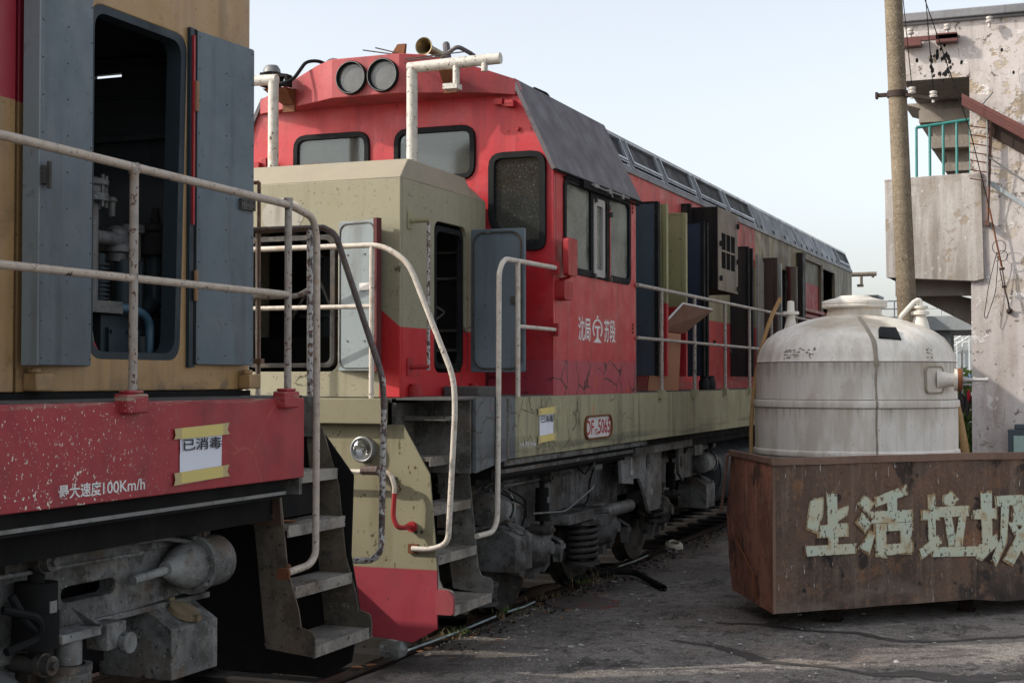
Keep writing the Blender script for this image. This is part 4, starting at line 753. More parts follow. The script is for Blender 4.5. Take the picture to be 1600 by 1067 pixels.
def build_long_hood():
    X1 = -4.35; Y0, Y1 = 12.9, 29.46
    ops = [(13.98, 14.85, 1.98, 3.62), (15.05, 15.7, 1.98, 3.62), (19.0, 19.5, 1.98, 3.6), (19.65, 20.4, 1.98, 3.6), (22.2, 22.75, 1.98, 3.62), (23.9, 25.8, 2.45, 3.92), (25.98, 27.25, 2.45, 3.88)]
    m = MB(); m.plate(XF(X1), [(Y0, DZ), (Y1, DZ), (Y1, 4.075), (Y0, 4.075)], [[(a, c), (b, c), (b, d), (a, d)] for a, b, c, d in ops], w0=-.03, w1=0); m.build('hood_side', 'longhood', L2)
    m = MB(); m.box(-6.31, -6.28, Y0, Y1, DZ, 4.075); m.build('hood_side', 'longhood', L2)
    m = MB(); m.plate(YF(Y1), [(-6.31, DZ), (X1, DZ), (X1, 4.07), (-4.49, 4.41), (-5.0, 4.6), (-5.66, 4.6), (-6.17, 4.41), (-6.31, 4.07)], w0=-.03, w1=-.002); m.build('hood_end', 'longhood', L2)
    m = MB(); m.hexa([(-6.17, Y0, 4.41), (-4.49, Y0, 4.41), (-4.49, Y1, 4.41), (-6.17, Y1, 4.41), (-5.8, Y0, 4.56), (-4.86, Y0, 4.56), (-4.86, Y1, 4.56), (-5.8, Y1, 4.56)])
    m.hexa([(-6.30, Y0, 4.06), (-6.30, Y1, 4.06), (-6.17, Y1, 4.42), (-6.17, Y0, 4.42), (-6.25, Y0, 4.06), (-6.25, Y1, 4.06), (-6.12, Y1, 4.42), (-6.12, Y0, 4.42)]); m.build('hood_roof', 'ventgrey', L2)
    m = MB(); m.box(-5.6, -4.9, 13.2, 29.2, DZ, 3.9); m.box(-6.2, -4.45, 23.0, 27.3, DZ, 2.4); m.build('engine_block', 'dark', L2)
    m = MB(); m.box(X1-.01, X1+.035, Y0, Y1, DZ, DZ+.10); m.build('hood_base', 'redbit', L2)
    # inclined roof vents
    S = Vector((-.14, 0, .335)); base = Vector((-4.35, 0, 4.075)); nn = Vector((.335, 0, .14)).normalized()
    VFm = lambda u, v, w: base + Vector((0, u, 0)) + S*v + nn*w
    segs = [(12.95, 14.42, 1), (14.45, 15.72, 1), (15.76, 17.22, 1), (17.28, 18.80, 1), (18.86, 20.52, 1), (20.58, 23.70, 0), (23.76, 25.70, 0), (25.74, 27.86, 0), (27.98, 29.46, 1)]
    for a, b, k in segs:
        m = MB()
        if k:
            inn = [(a+.12, .34), (b-.12, .34), (b-.12, .93), (a+.12, .93)]
            m.plate(VFm, [(a, 0), (b, 0), (b, 1), (a, 1)], [inn], w0=-.01, w1=.012); o = m.build('roof_vent', 'ventgrey', L2)
            m = MB(); m.plate(VFm, inn, w0=-.01, w1=-.002); m.build('vent_mesh', 'mesh', o)
            m = MB(); m.plate(VFm, [(a+.08, .26), (b-.08, .26), (b-.08, .99), (a+.08, .99)], [[(a+.11, .33), (b-.11, .33), (b-.11, .94), (a+.11, .94)]], w0=.012, w1=.03); m.build('vent_frame', 'ventlight', o)
            m = MB(); nb = 18
            for i in range(nb): u = a+.12+(b-a-.26)*i/nb; m.fbox(VFm, u, u+(b-a)*.028, .13, .19, .012, .02)
            m.build('vent_slots', 'dark', o, kind='stuff')
            m = MB(); m.fbox(VFm, a+.06, b-.06, .20, .235, .012, .022); m.fbox(VFm, a+.06, b-.06, .07, .095, .012, .02); m.build('vent_strip', 'ventlight', o)
        else:
            m.plate(VFm, [(a, 0), (b, 0), (b, 1), (a, 1)], w0=-.01, w1=.012); o = m.build('roof_panel', 'panelslate', L2)
            m = MB(); [m.cyl(VFm(a+.3+i*(b-a-.5)/3, .14, .012), VFm(a+.3+i*(b-a-.5)/3, .14, .02), .03, n=8) for i in range(4)]; m.build('bolts', 'dark', o, kind='stuff')
    m = MB(); m.box(-4.50, -4.47, Y0, Y1, 4.405, 4.44); m.build('roof_edge', 'ventlight', L2)
    m = MB(); m.box(X1, X1+.02, Y0, Y1, 4.04, 4.08); m.build('eave_strip', 'ventgrey', L2)
    # opened doors standing out across the walkway
    def d(y, w_, z1, mat, label=None, z0=1.97, t=.045, yaw=0, rim=True):
        dx = (math.cos(yaw), math.sin(yaw)); o, fr = door(L2, (X1+.005, y), dx, (dx[1], -dx[0]), w_, z0, z1, t, mat, label=label)
        m = MB(); m.fbox(fr, w_-.03, w_+.006, z0-.004, z1+.004, -t-.012, .012); m.fbox(fr, 0, w_-.03, z1-.012, z1+.006, -t-.01, .006); m.build('door_lip', 'rubber' if mat in ('navy', 'sootdoor', 'doordeep') else mat, o)
        for z in (z0+.3, z1-.35): m = MB(); m.cyl(fr(.0, z, .01), fr(.0, z+.12, .01), .014, n=8); m.build('hinge', 'iron', o)
        return o, fr
    o, fr = d(13.95, .40, 3.69, 'doordeep', 'deep blue grey door just behind the cab')
    m = MB()
    for i in range(12): m.cyl(fr(.385, 2.05+i*.14, .0), fr(.385, 2.05+i*.14, .016), .006, n=6)
    m.build('rivets', 'iron', o, kind='stuff')
    d(14.26, .40, 3.70, 'olive'); o, fr = d(15.02, .40, 3.69, 'olive', 'wide olive door with a red lower half'); d(15.80, .40, 3.675, 'navy', 'navy blue door'); d(15.92, .41, 3.675, 'navy')
    d(16.36, .10, 3.95, 'sootdoor', z0=1.97)
    d(18.84, .235, 3.66, 'sootdoor', 'soot black door beyond the barred box'); d(19.57, .13, 3.70, 'sootdoor')
    m = MB(); m.plate(XF(X1), [(20.45, 1.97), (20.86, 1.97), (20.86, 3.60), (20.62, 3.69), (20.45, 3.69)], w0=.002, w1=.03); m.build('door', 'ribsoot', L2, label='pale grey door leaf lying against the hood')
    d(20.93, .20, 3.675, 'sootbrown', 'brown smoke stained door'); d(21.90, .065, 3.67, 'rib'); d(22.70, .05, 3.68, 'dullred'); d(22.86, .12, 3.69, 'sootbeige', 'narrow smoke stained beige door')
    m = MB(); m.box(X1, X1+.012, 17.9, 18.0, 2.35, 2.42); m.box(X1, X1+.012, 17.5, 17.53, 2.1, 2.3); m.box(X1+.001, X1+.006, 17.42, 17.45, 1.95, 2.95); m.build('latch', 'dark', L2)
    # box with six pane grille
    m = MB(); m.box(X1, -3.955, 16.50, 17.52, 2.96, 3.925); bx = m.build('air_intake_box', 'sootbox', L2, bevel=.008, label='soot blackened box with a barred six pane grille')
    panes = [(16.66+.238*i, 3.225+.218*j) for i in range(3) for j in range(2)]
    m = MB(); m.plate(XF(-3.953), [(16.50, 2.965), (17.51, 2.965), (17.51, 3.92), (16.50, 3.92)], [[(a, b), (a+.215, b), (a+.215, b+.195), (a, b+.195)] for a, b in panes], w0=0, w1=.008); m.build('grille_panel', 'sootbeige', bx)
    for a, b in panes: m = MB(); m.plate(XF(-3.953), [(a, b), (a+.215, b), (a+.215, b+.195), (a, b+.195)], w0=.0005, w1=.004); m.build('grille_pane', 'void', bx)
    for y, z in ((16.56, 3.5), (16.56, 3.1), (17.44, 3.78), (17.44, 3.35), (17.44, 3.02)): m = MB(); m.box(-3.933, -3.915, y-.03, y+.03, z-.03, z+.03); m.build('latch', 'dark', bx)
    # radiator bays
    for (a, b, z0, z1, in_) in ((23.9, 25.8, 2.45, 3.92, 1), (25.98, 27.25, 2.45, 3.88, 0)):
        m = MB(); m.plate(XF(X1), [(a-.06, z0-.06), (b+.06, z0-.06), (b+.06, z1+.06), (a-.06, z1+.06)], [[(a, z0), (b, z0), (b, z1), (a, z1)]], w0=0, w1=.02); o = m.build('radiator_frame', 'sootbeige', L2)
        m = MB(); m.box(X1-.03, X1+.07, a, b, 3.05, 3.10); m.box(X1-.03, X1+.07, a, b, 2.95, 3.0); m.build('cross_bar', 'redpale', o)
        if in_: m = MB(); m.box(X1-.05, X1-.032, a, b, z0, z1); m.build('radiator_panel', 'bayflag', o)
    m = MB(); m.box(X1, X1+.10, 23.55, 23.80, 1.95, 3.97); m.build('bay_post', 'sootdoor', L2)
    for y, z in ((28.4, 3.35), (28.9, 3.32), (29.2, 3.30)): m = MB(); m.box(X1, X1+.1, y-.18, y+.12, z-.9, z-.05); m.build('end_door', 'redpale' if y < 28.6 else 'sootdoor', L2)
    # mast at the far end
    m = MB(); m.tube([(-4.65, 30.1, 4.05), (-3.95, 30.1, 4.055)], .045, 12); m.tube([(-4.65, 30.1, 4.05), (-4.65, 30.1, 1.8)], .045, 12); m.tube([(-4.25, 30.1, 4.05), (-4.25, 30.1, 3.84)], .03, 10); m.box(-4.33, -4.21, 30.05, 30.15, 3.80, 3.85); m.tube([(-4.02, 30.1, 4.05), (-4.02, 30.1, 3.98)], .026, 10); m.build('mast_pipe', 'sootbeige', L2)
MT['ribsoot'] = simple('pale_sooted_panel', (.30, .285, .265), .6, 0, (.03, .027, .025), 1.6); MT['dullred'] = simple('dull_red_soot', (.11, .022, .024), .6, 0, (.03, .02, .02), 1.3); MT['ventlight'] = simple('vent_bright_edge', (.36, .38, .41), .35, .4, (.06, .06, .06), .7); MT['panelslate'] = simple('roof_panel_slate', (.12, .135, .16), .5, .2, (.035, .035, .04), .9)
MT['doordeep'] = simple('deep_blue_grey_paint', (.052, .080, .105), .5); MT['sootbrown'] = simple('brown_soot_paint', (.085, .055, .045), .6, 0, (.02, .016, .015), 1.2); MT['sootbox'] = simple('soot_black_box', (.012, .010, .010), .8, 0, (.05, .04, .03), .5)
MT['redpale'] = simple('pale_red_paint', (.42, .17, .15), .6, 0, (.08, .04, .03), 1)
t = Mt('bay_panel_paint', (.13, .125, .08), .6); t.step('Z', 3.55, (.38, .025, .035), .004, wob=0); t.step('Z', 2.78, (.13, .13, .08), .004, wob=0); grime(t, 1.2); MT['bayflag'] = t.done()
build_long_hood()

def build_frame2():
    X = -3.86
    m = MB(); m.plate(XF(X), [(9.135, 1.30), (9.74, 1.365), (29.9, 1.365), (29.9, DZ), (9.135, DZ)], w0=-.03, w1=0); m.build('side_sill', 'sill2', L2, bevel=.004)
    m = MB(); m.box(-6.80, -6.77, 9.135, 29.9, 1.365, DZ); m.build('side_sill', 'sill2', L2)
    m = MB(); m.box(-6.77, X-.03, 9.45, 29.9, DZ-.03, DZ-.003); m.box(-6.3, -4.30, 8.80, 9.45, DZ-.03, DZ-.003); m.build('deck', 'deck', L2)
    m = MB(); m.box(-6.77, X-.001, 9.13, 29.9, DZ-.003, DZ+.006); m.build('deck_plate', 'deck', L2)
    m = MB(); m.box(-6.5, X-.12, 9.7, 29.8, 1.22, 1.30); m.box(-6.4, -4.2, 9.7, 29.8, 1.30, 1.75); m.box(X-.16, X-.06, 9.6, 29.8, 1.30, 1.36); m.box(X-.25, X-.20, 9.6, 13.2, 1.18, 1.22); m.build('underframe', 'dark', L2)
    m = MB(); m.box(X-.07, X-.04, 9.75, 13.4, 1.315, 1.355); m.box(X-.14, X-.11, 9.75, 13.4, 1.25, 1.28); m.build('underframe_rib', 'grey', L2)
    # recess above the steps and corner plate
    m = MB(); m.plate(XF(-4.30), [(8.80, 1.30), (9.135, 1.30), (9.135, DZ-.001), (8.80, DZ-.001)], w0=-.03, w1=0); m.box(-4.30, X-.031, 9.1, 9.13, 1.30, DZ-.001); m.box(-4.29, -3.98, 8.9, 9.10, 1.66, 1.69); m.build('step_recess', 'stepgrey', L2)
    m = MB(); m.hexa([(-4.33, 8.79, 1.64), (-4.0, 8.79, 1.64), (-3.86, 9.13, 1.64), (-4.33, 9.13, 1.64), (-4.33, 8.79, DZ+.003), (-4.22, 8.79, DZ+.003), (-3.86, 9.13, DZ+.003), (-4.33, 9.13, DZ+.003)]) if 0 else m.box(-4.30, -3.87, 8.80, 9.12, DZ-.012, DZ+.003)
    m.build('deck_edge', 'deck', L2)
    m = MB(); m.box(X-.04, X+.004, 9.70, 9.735, 1.37, 1.80); m.build('corner_strip', 'stepgrey', L2)
    # end beam, pilot and its fittings
    m = MB(); m.box(-6.30, -4.355, 8.70, 8.80, 1.637, DZ); m.build('end_beam', 'beam', L2, bevel=.008)
    R_ = [(-4.236, 1.634), (-4.04, 1.31), (-3.985, .68), (-3.985, .30), (-4.16, .20)]
    ol = R_ + [(-4.56, .23), (-5.0, .22), (-5.6, .22)] + [(2*CX-x, z) for x, z in reversed(R_)]
    m = MB(); m.plate(YF(YE), ol, [rrect(-5.62, .72, -5.04, 1.16, .05)], w0=-.012, w1=0); m.build('pilot_plate', 'pilot', L2, bevel=.003)
    m = MB(); m.cyl((CX, 8.75, .90), (CX, 8.35, .90), .10); m.box(CX-.16, CX+.10, 8.10, 8.42, .74, 1.06); m.box(CX+.1, CX+.17, 8.02, 8.2, .74, 1.06); m.build('coupler', 'iron', L2, bevel=.015)
    m = MB(); m.tube([(CX+.45, 8.77, 1.1), (CX+.44, 8.65, 1.0), (CX+.3, 8.55, .5), (CX+.05, 8.5, .42)], .028, 10, .15); m.build('brake_hose', 'rubber', L2)
    o = Vector((-4.515, 8.775, 1.468)); m = MB(); m.lathe([(.085, 0), (.088, .05), (.078, .056), (.070, .05), (.070, 0)], o, (0, -1, 0), 32, closed=True); hl = m.build('marker_lamp', 'machine', L2)
    m = MB(); m.lathe([(0, -.01), (.02, .0), (.05, .018), (.07, .045)], o, (0, -1, 0), 32); m.build('reflector', 'chrome', hl)
    m = MB(); m.lathe([(0, .062), (.04, .056), (.07, .046)], o, (0, -1, 0), 32); m.build('lamp_glass', 'clearlens', hl)
    m = MB(); m.sphere((o.x, o.y-.02, o.z), .012); m.build('bulb', 'machine', hl)
    # uncoupling bar on the pilot
    y = 8.66
    m = MB(); m.tube([(-4.86, y, 1.325), (-4.42, y, 1.325)], .016, 8); m.tube([(-4.42, y, 1.325), (-4.27, y, 1.325), (-4.24, y, 1.24), (-4.24, y, 1.19)], .016, 8, .05); m.build('uncoupling_bar', 'pipe2', L2)
    m = MB(); m.tube([(-4.24, y, 1.19), (-4.25, y, 1.03), (-4.215, y, .965), (-4.17, y+.03, .965), (-4.16, 8.77, .965)], .017, 8, .05); m.cyl((-4.16, 8.77, .965), (-4.16, 8.745, .965), .035); m.build('uncoupling_handle', 'redbit', L2)
    m = MB(); m.tube([(-4.48, y, 1.335), (-4.36, y, 1.335)], .030, 10); m.box(-4.46, -4.38, y, 8.77, 1.32, 1.35); m.build('bar_bearing', 'pipedark', L2)
    step_ladder(L2, 8.79, 9.45, [(-4.236, 1.62), (-4.048, 1.31), (-3.99, .76), (-3.975, .62), (-3.95, .57), (-3.88, .555), (-3.865, .53), (-3.865, .44)],
                [(1.42, -4.05), (1.095, -4.035), (.775, -3.99), (.45, -3.875)], 'stepgrey', back=-4.42)
    m = MB(); m.plate(YF(8.76), rpoly([(-3.985, .40), (-3.86, .40), (-3.86, .52), (-3.90, .56), (-3.985, .56)], .02), w0=-.02, w1=.012); m.build('step_corner', 'redpink', L2)
    # handrails of the end platform
    Y = 8.76
    m = MB(); m.tube([(-5.95, Y, 2.835), (-4.385, Y, 2.835), (-4.19, Y, 2.715), (-3.86, Y, 1.945), (-3.85, Y, 1.74), (-3.90, Y, .865), (-4.02, Y, .82), (-4.16, Y, .82)], .019, 12, .10); hr = m.build('handrail', 'pipe2', L2)
    m = MB(); m.tube([(-4.46, Y, 2.83), (-4.463, Y, DZ)], .018, 10); m.build('rail_post', 'pipe2', L2)
    m = MB(); m.tube([(-5.43, Y, 2.83), (-5.43, Y, DZ)], .018, 10); m.build('rail_post', 'pipe2', L2)
    m = MB(); m.tube([(-5.95, Y, 2.425), (-4.46, Y, 2.425)], .016, 10); m.build('mid_rail', 'pipe2', L2)
    m = MB(); m.box(-4.19, -4.12, Y-.0, 8.78, .79, .85); m.build('rail_foot', 'rust', L2)
    X = -3.84      # rail beside the cab
    m = MB(); m.tube([(X, 10.68, 2.80), (X, 9.60, 2.79), (X, 9.50, 2.70), (X, 9.49, 1.73), (X, 9.47, .95), (X, 9.38, .88), (X-.02, 9.15, .875)], .019, 12, .07); m.build('handrail', 'pipe2', L2)
    m = MB(); m.tube([(X, 9.865, 2.79), (X, 9.865, DZ)], .018, 10); m.build('rail_post', 'pipe2', L2)
    m = MB(); m.tube([(X, 9.875, 2.32), (X, 10.68, 2.32)], .015, 10); m.build('mid_rail', 'pipe2', L2)
    for z in (2.80, 2.32): m = MB(); m.box(X-.03, X+.028, 10.655, 10.69, z-.05, z+.05); m.build('rail_bracket', 'redbit', L2)
    # long side rail
    m = MB(); m.tube([(X, 12.88, 2.80), (X, 29.9, 2.81)], .019, 10); m.build('handrail', 'pipe1', L2)
    m = MB(); m.tube([(X, 12.88, 2.315), (X, 29.9, 2.32)], .016, 10); m.build('mid_rail', 'pipe1', L2)
    for y in [13.70, 14.98, 16.37, 17.66, 19.0, 20.4, 21.8, 23.2, 24.6, 26.0, 27.4, 28.8]:
        m = MB(); m.tube([(X, y, 2.80), (X, y, DZ)], .019, 10); p = m.build('rail_post', 'pipe1', L2); m = MB(); m.box(X-.035, X+.03, y-.05, y+.05, DZ-.06, DZ+.02); m.build('post_foot', 'sill2', p)
    # plate and paper
    fs = XF(-3.86)
    m = MB(); m.plate(fs, rrect(11.41, 1.435, 12.14, 1.635, .09, 6), [rrect(11.435, 1.449, 12.115, 1.621, .078, 6)], w0=0, w1=.02); pl = m.build('number_plate', 'rust', L2)
    m = MB(); m.plate(fs, rrect(11.435, 1.449, 12.115, 1.621, .078, 6), w0=0, w1=.006); m.build('plate_face', 'platewhite', pl)
    text(pl, 'plate_lettering', 'DF', fs, 11.45, 11.655, 1.475, 1.595, 'plateredtext', .012, w=.008); text(pl, 'plate_lettering', '7G', fs, 11.665, 11.76, 1.47, 1.52, 'plateredtext', .006, w=.008); text(pl, 'plate_lettering', '5065', fs, 11.77, 12.10, 1.475, 1.60, 'plateredtext', .012, w=.008)
    paper(L2, -3.86, 10.355, 10.66, 1.47, 1.70, 'white notice taped below the cab')
    # scribbles
    m = MB()
    for k in range(26):
        y = 9.93+.34*R.random(); z = 1.425+.03*R.random(); m.plate(fs, [(y, z), (y+.004, z), (y+.02*R.random(), z+.03), (y-.006, z+.03)], w0=.0005, w1=.0015)
    m.build('chalk_marks', 'platewhite', L2)
    # bogie and things hung below
    bogie(L2, YE, 1, dict(L=9.0, axles=[2.66, 4.5, 6.42], springs=[(3.5, .34, .66, .13, -4.17), (5.84, .50, .84, .08, -4.17), (1.55, .25, .36, .13, -4.35)], cyl=[(1.62, .96, .125, .28), (8.2, .96, .12, .3)], sand=[(1.83, 2.2, .43, .76, -4.52, -4.15), (7.95, 8.36, .43, .76, -4.5, -4.15)],
        damp=[(2.56, .80, 1.04, .055), (6.55, .80, 1.04, .05)], shoes=[(3.0, .50), (4.95, .46), (5.85, .42)]))
    m = MB(); m.box(-4.3, -4.08, 11.7, 12.4, .70, .79); m.cyl((-4.15, 12.5, .64), (-4.15, 12.5, .74), .17, n=24); m.cyl((-4.15, 12.5, .74), (-4.15, 12.5, .80), .15, n=24); m.cyl((-4.15, 12.5, .80), (-4.15, 12.5, .83), .12, n=24); m.build('traction_arm', 'grey', L2, bevel=.008)
    m = MB(); m.tube([(-4.15, 12.62, .72), (-4.2, 13.8, .70)], .062, 16); m.build('traction_rod', 'machine', L2)
    fh = XF(-4.08); ol = [(13.12, 1.30), (14.55, 1.30), (14.50, .62), (14.08, .62), (13.95, .80), (13.75, .97), (13.55, .98), (13.55, .93), (13.18, .96)]
    m = MB(); m.plate(fh, ol, [rrect(13.98, 1.02, 14.12, 1.20, .07), rrect(13.93, .78, 14.0, .86, .03)], w0=-.03, w1=0); m.box(-4.45, -4.08, 14.52, 14.55, .65, 1.3); hg = m.build('bolster_hanger', 'hangergrey', L2, bevel=.004)
    m = MB(); m.plate(XF(-3.95), [(13.18, 1.355), (15.3, 1.355), (15.3, 1.22), (13.2, 1.22)], w0=-.1, w1=0); m.build('underframe_rib', 'grey', L2)
    for q in ([(13.47, 1.18), (13.50, 1.18), (13.50, 1.06), (13.47, 1.06)], rrect(13.45, 1.02, 13.53, 1.075, .02), [(14.14, .84), (14.16, .84), (14.16, .78), (14.14, .78)], [(14.19, .84), (14.21, .84), (14.21, .78), (14.19, .78)]): m = MB(); m.plate(fh, q, w0=.001, w1=.003); m.build('stencil_mark', 'platewhite', hg)
    m = MB(); m.plate(XF(-4.02), [(15.0, 1.25), (15.2, 1.25), (15.2, .85), (15.0, .95)], [rrect(15.06, 1.0, 15.14, 1.12, .02)], w0=-.03, w1=0); m.build('stay_plate', 'grey', L2)
    m = MB(); m.box(-4.25, -4.1, 12.45, 12.65, 1.12, 1.22); m.build('work_lamp', 'machine', L2, bevel=.01)
    for P_ in ([(-4.0, 12.1, 1.28), (-4.05, 12.3, 1.0), (-4.1, 12.0, .9), (-4.12, 11.7, .82), (-4.15, 11.0, .86)], [(-4.0, 11.6, 1.25), (-4.05, 12.0, 1.1), (-4.05, 12.3, 1.25)], [(-4.0, 12.3, 1.3), (-4.08, 12.2, 1.05), (-4.1, 12.25, .85), (-4.12, 11.9, .84)], [(-4.1, 10.35, 1.1), (-4.1, 10.7, 1.0), (-4.12, 10.75, .85)], [(-4.1, 10.2, 1.08), (-4.05, 10.6, .95), (-4.1, 10.62, .8)], [(-4.05, 9.5, 1.1), (-4.1, 10.5, 1.22), (-4.1, 12.5, 1.24)]):
        m = MB(); m.tube(P_, .009, 6, .12); m.build('cable', 'machine' if P_[0][1] == 12.1 else 'rubber', L2)
    for y in (15.2, 15.8, 16.4): m = MB(); m.tube([(-4.0, y, 1.3), (-4.05, y+.1, 1.15), (-4.1, y+.4, 1.2)], .03, 8, .1); m.build('hose', 'rubber', L2)
    m = MB(); m.plate(XF(-4.0), [(15.6, 1.25), (15.95, 1.25), (15.95, 1.1), (15.6, 1.1)], w0=-.02, w1=0); m.build('label_plate', 'grey', L2)
    m = MB(); m.cyl((-4.55, 17.4, .78), (-4.55, 22.5, .78), .42, n=28); m.sphere((-4.55, 17.4, .78), .42, 1, .3, 1); m.cyl((-6.1, 17.4, .78), (-6.1, 22.5, .78), .42, n=20); m.box(-6.3, -4.4, 17.7, 22.4, .75, 1.3); m.build('fuel_tank', 'darkgrey', L2)
    bogie(L2, 31.5, -1, dict(L=8.6, axles=[2.66, 4.5, 6.3], springs=[], cyl=[], sand=[], damp=[], shoes=[]))
MT['beam'] = simple('end_beam_olive', (.25, .23, .145), .6, 0, (.10, .07, .04), 1); MT['redpink'] = simple('faded_red_step', (.33, .06, .07), .6, 0, (.1, .04, .03), .8); MT['hangergrey'] = oily('hanger_grey', (.32, .32, .31), .6, .6); MT['darkgrey'] = simple('tank_dark_grey', (.045, .052, .058), .45)
MT['clearlens'] = m_glass('clear_lamp_glass', (.85, .85, .85), .10)
def paper(root, x, y0, y1, z0, z1, label):
    fs = XF(x); m = MB(); n = 6; V = [[m.bm.verts.new(fs(y0+(y1-y0)*i/n, z0+(z1-z0)*j/n+.006*(i/n-.5), .004+.006*abs(mnoise.noise(Vector((i*.8, j*.8, y0)))))) for i in range(n+1)] for j in range(n+1)]
    for a, b in zip(V, V[1:]):
        for i in range(n): m.bm.faces.new([a[i], a[i+1], b[i+1], b[i]])
    p = m.build('paper_notice', 'paper', root, label=label); h = (z1-z0)
    text(p, 'notice_lettering', '已消毒', fs, y0+.012, y1-.012, z0+h*.60, z0+h*.85, 'ink', .012, w=.014)
    for zc, q in ((z1-.012, .004), (z0+.012, -.004)):
        m = MB(); hh = .026; dy = (y1-y0)*.16
        m.plate(fs, [(y0-dy, zc-hh+q), (y0-dy*.8, zc-.2*hh), (y0-dy*.95, zc+hh), (y1+dy, zc+hh+.015), (y1+dy*.7, zc+.3*hh), (y1+dy*1.1, zc-hh+.012)], w0=.011, w1=.0125); m.build('tape_strip', 'tapebeige', p)
        m = MB(); m.plate(fs, [(y0, zc-hh+.004), (y1, zc-hh+.010), (y1, zc+hh+.010), (y0, zc+hh+.002)], w0=.0130, w1=.0135); m.build('tape_strip', 'tape', p)
build_frame2()

# ------------------------------------------------------------------ front locomotive (tan hood, maroon sill) on the left
L1 = empty('diesel_locomotive', (CX, 1, 0), 'tan hooded locomotive with maroon sill and open engine room at the left', 'locomotive')
def build_loco1():
    X1 = -4.40; D1 = 1.84; H1 = 4.35
    # hood side: door bay and the wall further left, split by a groove
    op = rpoly([(5.70, 2.035), (6.445, 2.035), (6.50, 3.74), (5.70, 3.74)], .10, 5)
    m = MB(); m.plate(XF(X1), [(5.20, D1+.04), (7.117, D1+.04), (7.117, H1), (5.20, H1)], [op], w0=-.04, w1=0); m.build('hood_side', 'hood1', L1, bevel=.006)
    m = MB(); m.plate(XF(X1), [(2.2, D1+.04), (5.165, D1+.04), (5.165, H1), (2.2, H1)], w0=-.04, w1=.015); m.build('hood_side', 'hood1', L1, bevel=.006)
    m = MB(); m.plate(XF(X1), [(-1.5, D1+.04), (2.17, D1+.04), (2.17, H1), (-1.5, H1)], w0=-.04, w1=.015); m.build('hood_side', 'hood1', L1, bevel=.006)
    m = MB(); m.box(-4.46, X1-.03, 5.15, 5.22, D1, H1); m.build('seam_strip', 'dark', L1)
    m = MB(); m.plate(XF(X1), rpoly([(5.70, 2.035), (6.445, 2.035), (6.50, 3.74), (5.70, 3.74)], .10, 5), [rpoly([(5.73, 2.07), (6.40, 2.07), (6.45, 3.70), (5.73, 3.70)], .09, 5)], w0=-.09, w1=-.001); m.build('opening_frame', 'machdark', L1)
    m = MB(); m.plate(XF(X1), [(6.50, 2.0), (6.555, 2.0), (6.56, 3.79), (6.50, 3.79)], w0=0, w1=.02); fj = m.build('door_jamb', 'machdark', L1)
    m = MB(); m.box(X1+.02, X1+.032, 6.515, 6.53, 2.75, 3.75); m.build('red_edge', 'redbit', fj)
    for z in (2.35, 3.35): m = MB(); m.cyl((X1+.035, 6.54, z), (X1+.035, 6.54, z+.16), .013, n=8); m.build('hinge', 'brassrust', fj)
    m = MB(); m.plate(YF(7.117), [(-6.26, D1), (-5.9, D1), (-5.9, H1), (-6.26, H1)], w0=-.03, w1=0); m.plate(YF(7.087), [(-6.26, D1), (X1-.04, D1), (X1-.04, H1), (-6.26, H1)], [[(-5.5, 3.67), (-5.15, 3.67), (-5.15, 3.78), (-5.5, 3.78)]], w0=-.029, w1=0); m.box(-6.26, -6.22, -1.5, 7.1, D1, 3.05); m.box(-6.26, -6.22, -1.5, 7.1, 3.09, H1); m.build('hood_wall', 'hood1', L1)
    m = MB(); m.hexa([(-6.28, -1.5, H1), (X1+.02, -1.5, H1), (X1+.02, 7.13, H1), (-6.28, 7.13, H1), (-6.0, -1.5, H1+.15), (X1-.26, -1.5, H1+.15), (X1-.26, 7.13, H1+.15), (-6.0, 7.13, H1+.15)]); m.build('hood_roof', 'hood1', L1)
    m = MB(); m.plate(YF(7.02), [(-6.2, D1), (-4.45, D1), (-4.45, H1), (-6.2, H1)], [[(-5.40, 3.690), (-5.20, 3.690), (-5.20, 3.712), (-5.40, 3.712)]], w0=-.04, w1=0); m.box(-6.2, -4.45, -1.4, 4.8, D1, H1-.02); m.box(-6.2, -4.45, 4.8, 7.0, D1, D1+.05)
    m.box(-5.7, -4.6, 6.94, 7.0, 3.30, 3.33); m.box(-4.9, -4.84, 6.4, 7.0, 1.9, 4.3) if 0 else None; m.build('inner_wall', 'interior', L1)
    m = MB(); m.tube([(-4.62, 6.9, 2.0), (-4.62, 6.9, 3.3)], .03, 10); m.tube([(-4.75, 6.95, 2.2), (-4.75, 6.95, 3.9)], .012, 8); m.tube([(-5.9, 6.9, 3.8), (-4.6, 6.9, 3.72)], .025, 8); m.tube([(-5.9, 6.8, 3.55), (-4.6, 6.8, 3.5)], .015, 8); m.tube([(-4.66, 6.85, 2.7), (-4.60, 6.85, 3.2)], .04, 12); m.build('conduit', 'machdark', L1)
    # machinery seen through the opening
    def mm(name, mt, f): m = MB(); f(m); return m.build(name, mt, L1, bevel=0)
    cx, cy = -4.66, 6.02
    mm('compressor_column', 'machin', lambda m: (m.lathe([(.10, 0), (.10, .02), (.055, .03), (.055, .5), (.05, .52), (.105, .53), (.105, .565), (.09, .57), (.09, .60), (.105, .61), (.105, .635), (.06, .65), (0, .655)], (cx, cy, 2.30), n=24),
        [m.cyl((cx+.09*math.cos(k*.785), cy+.09*math.sin(k*.785), 2.80), (cx+.09*math.cos(k*.785), cy+.09*math.sin(k*.785), 2.96), .011, n=6) for k in range(8)], m.box(cx-.12, cx+.10, cy-.10, cy+.16, 2.27, 2.33)))
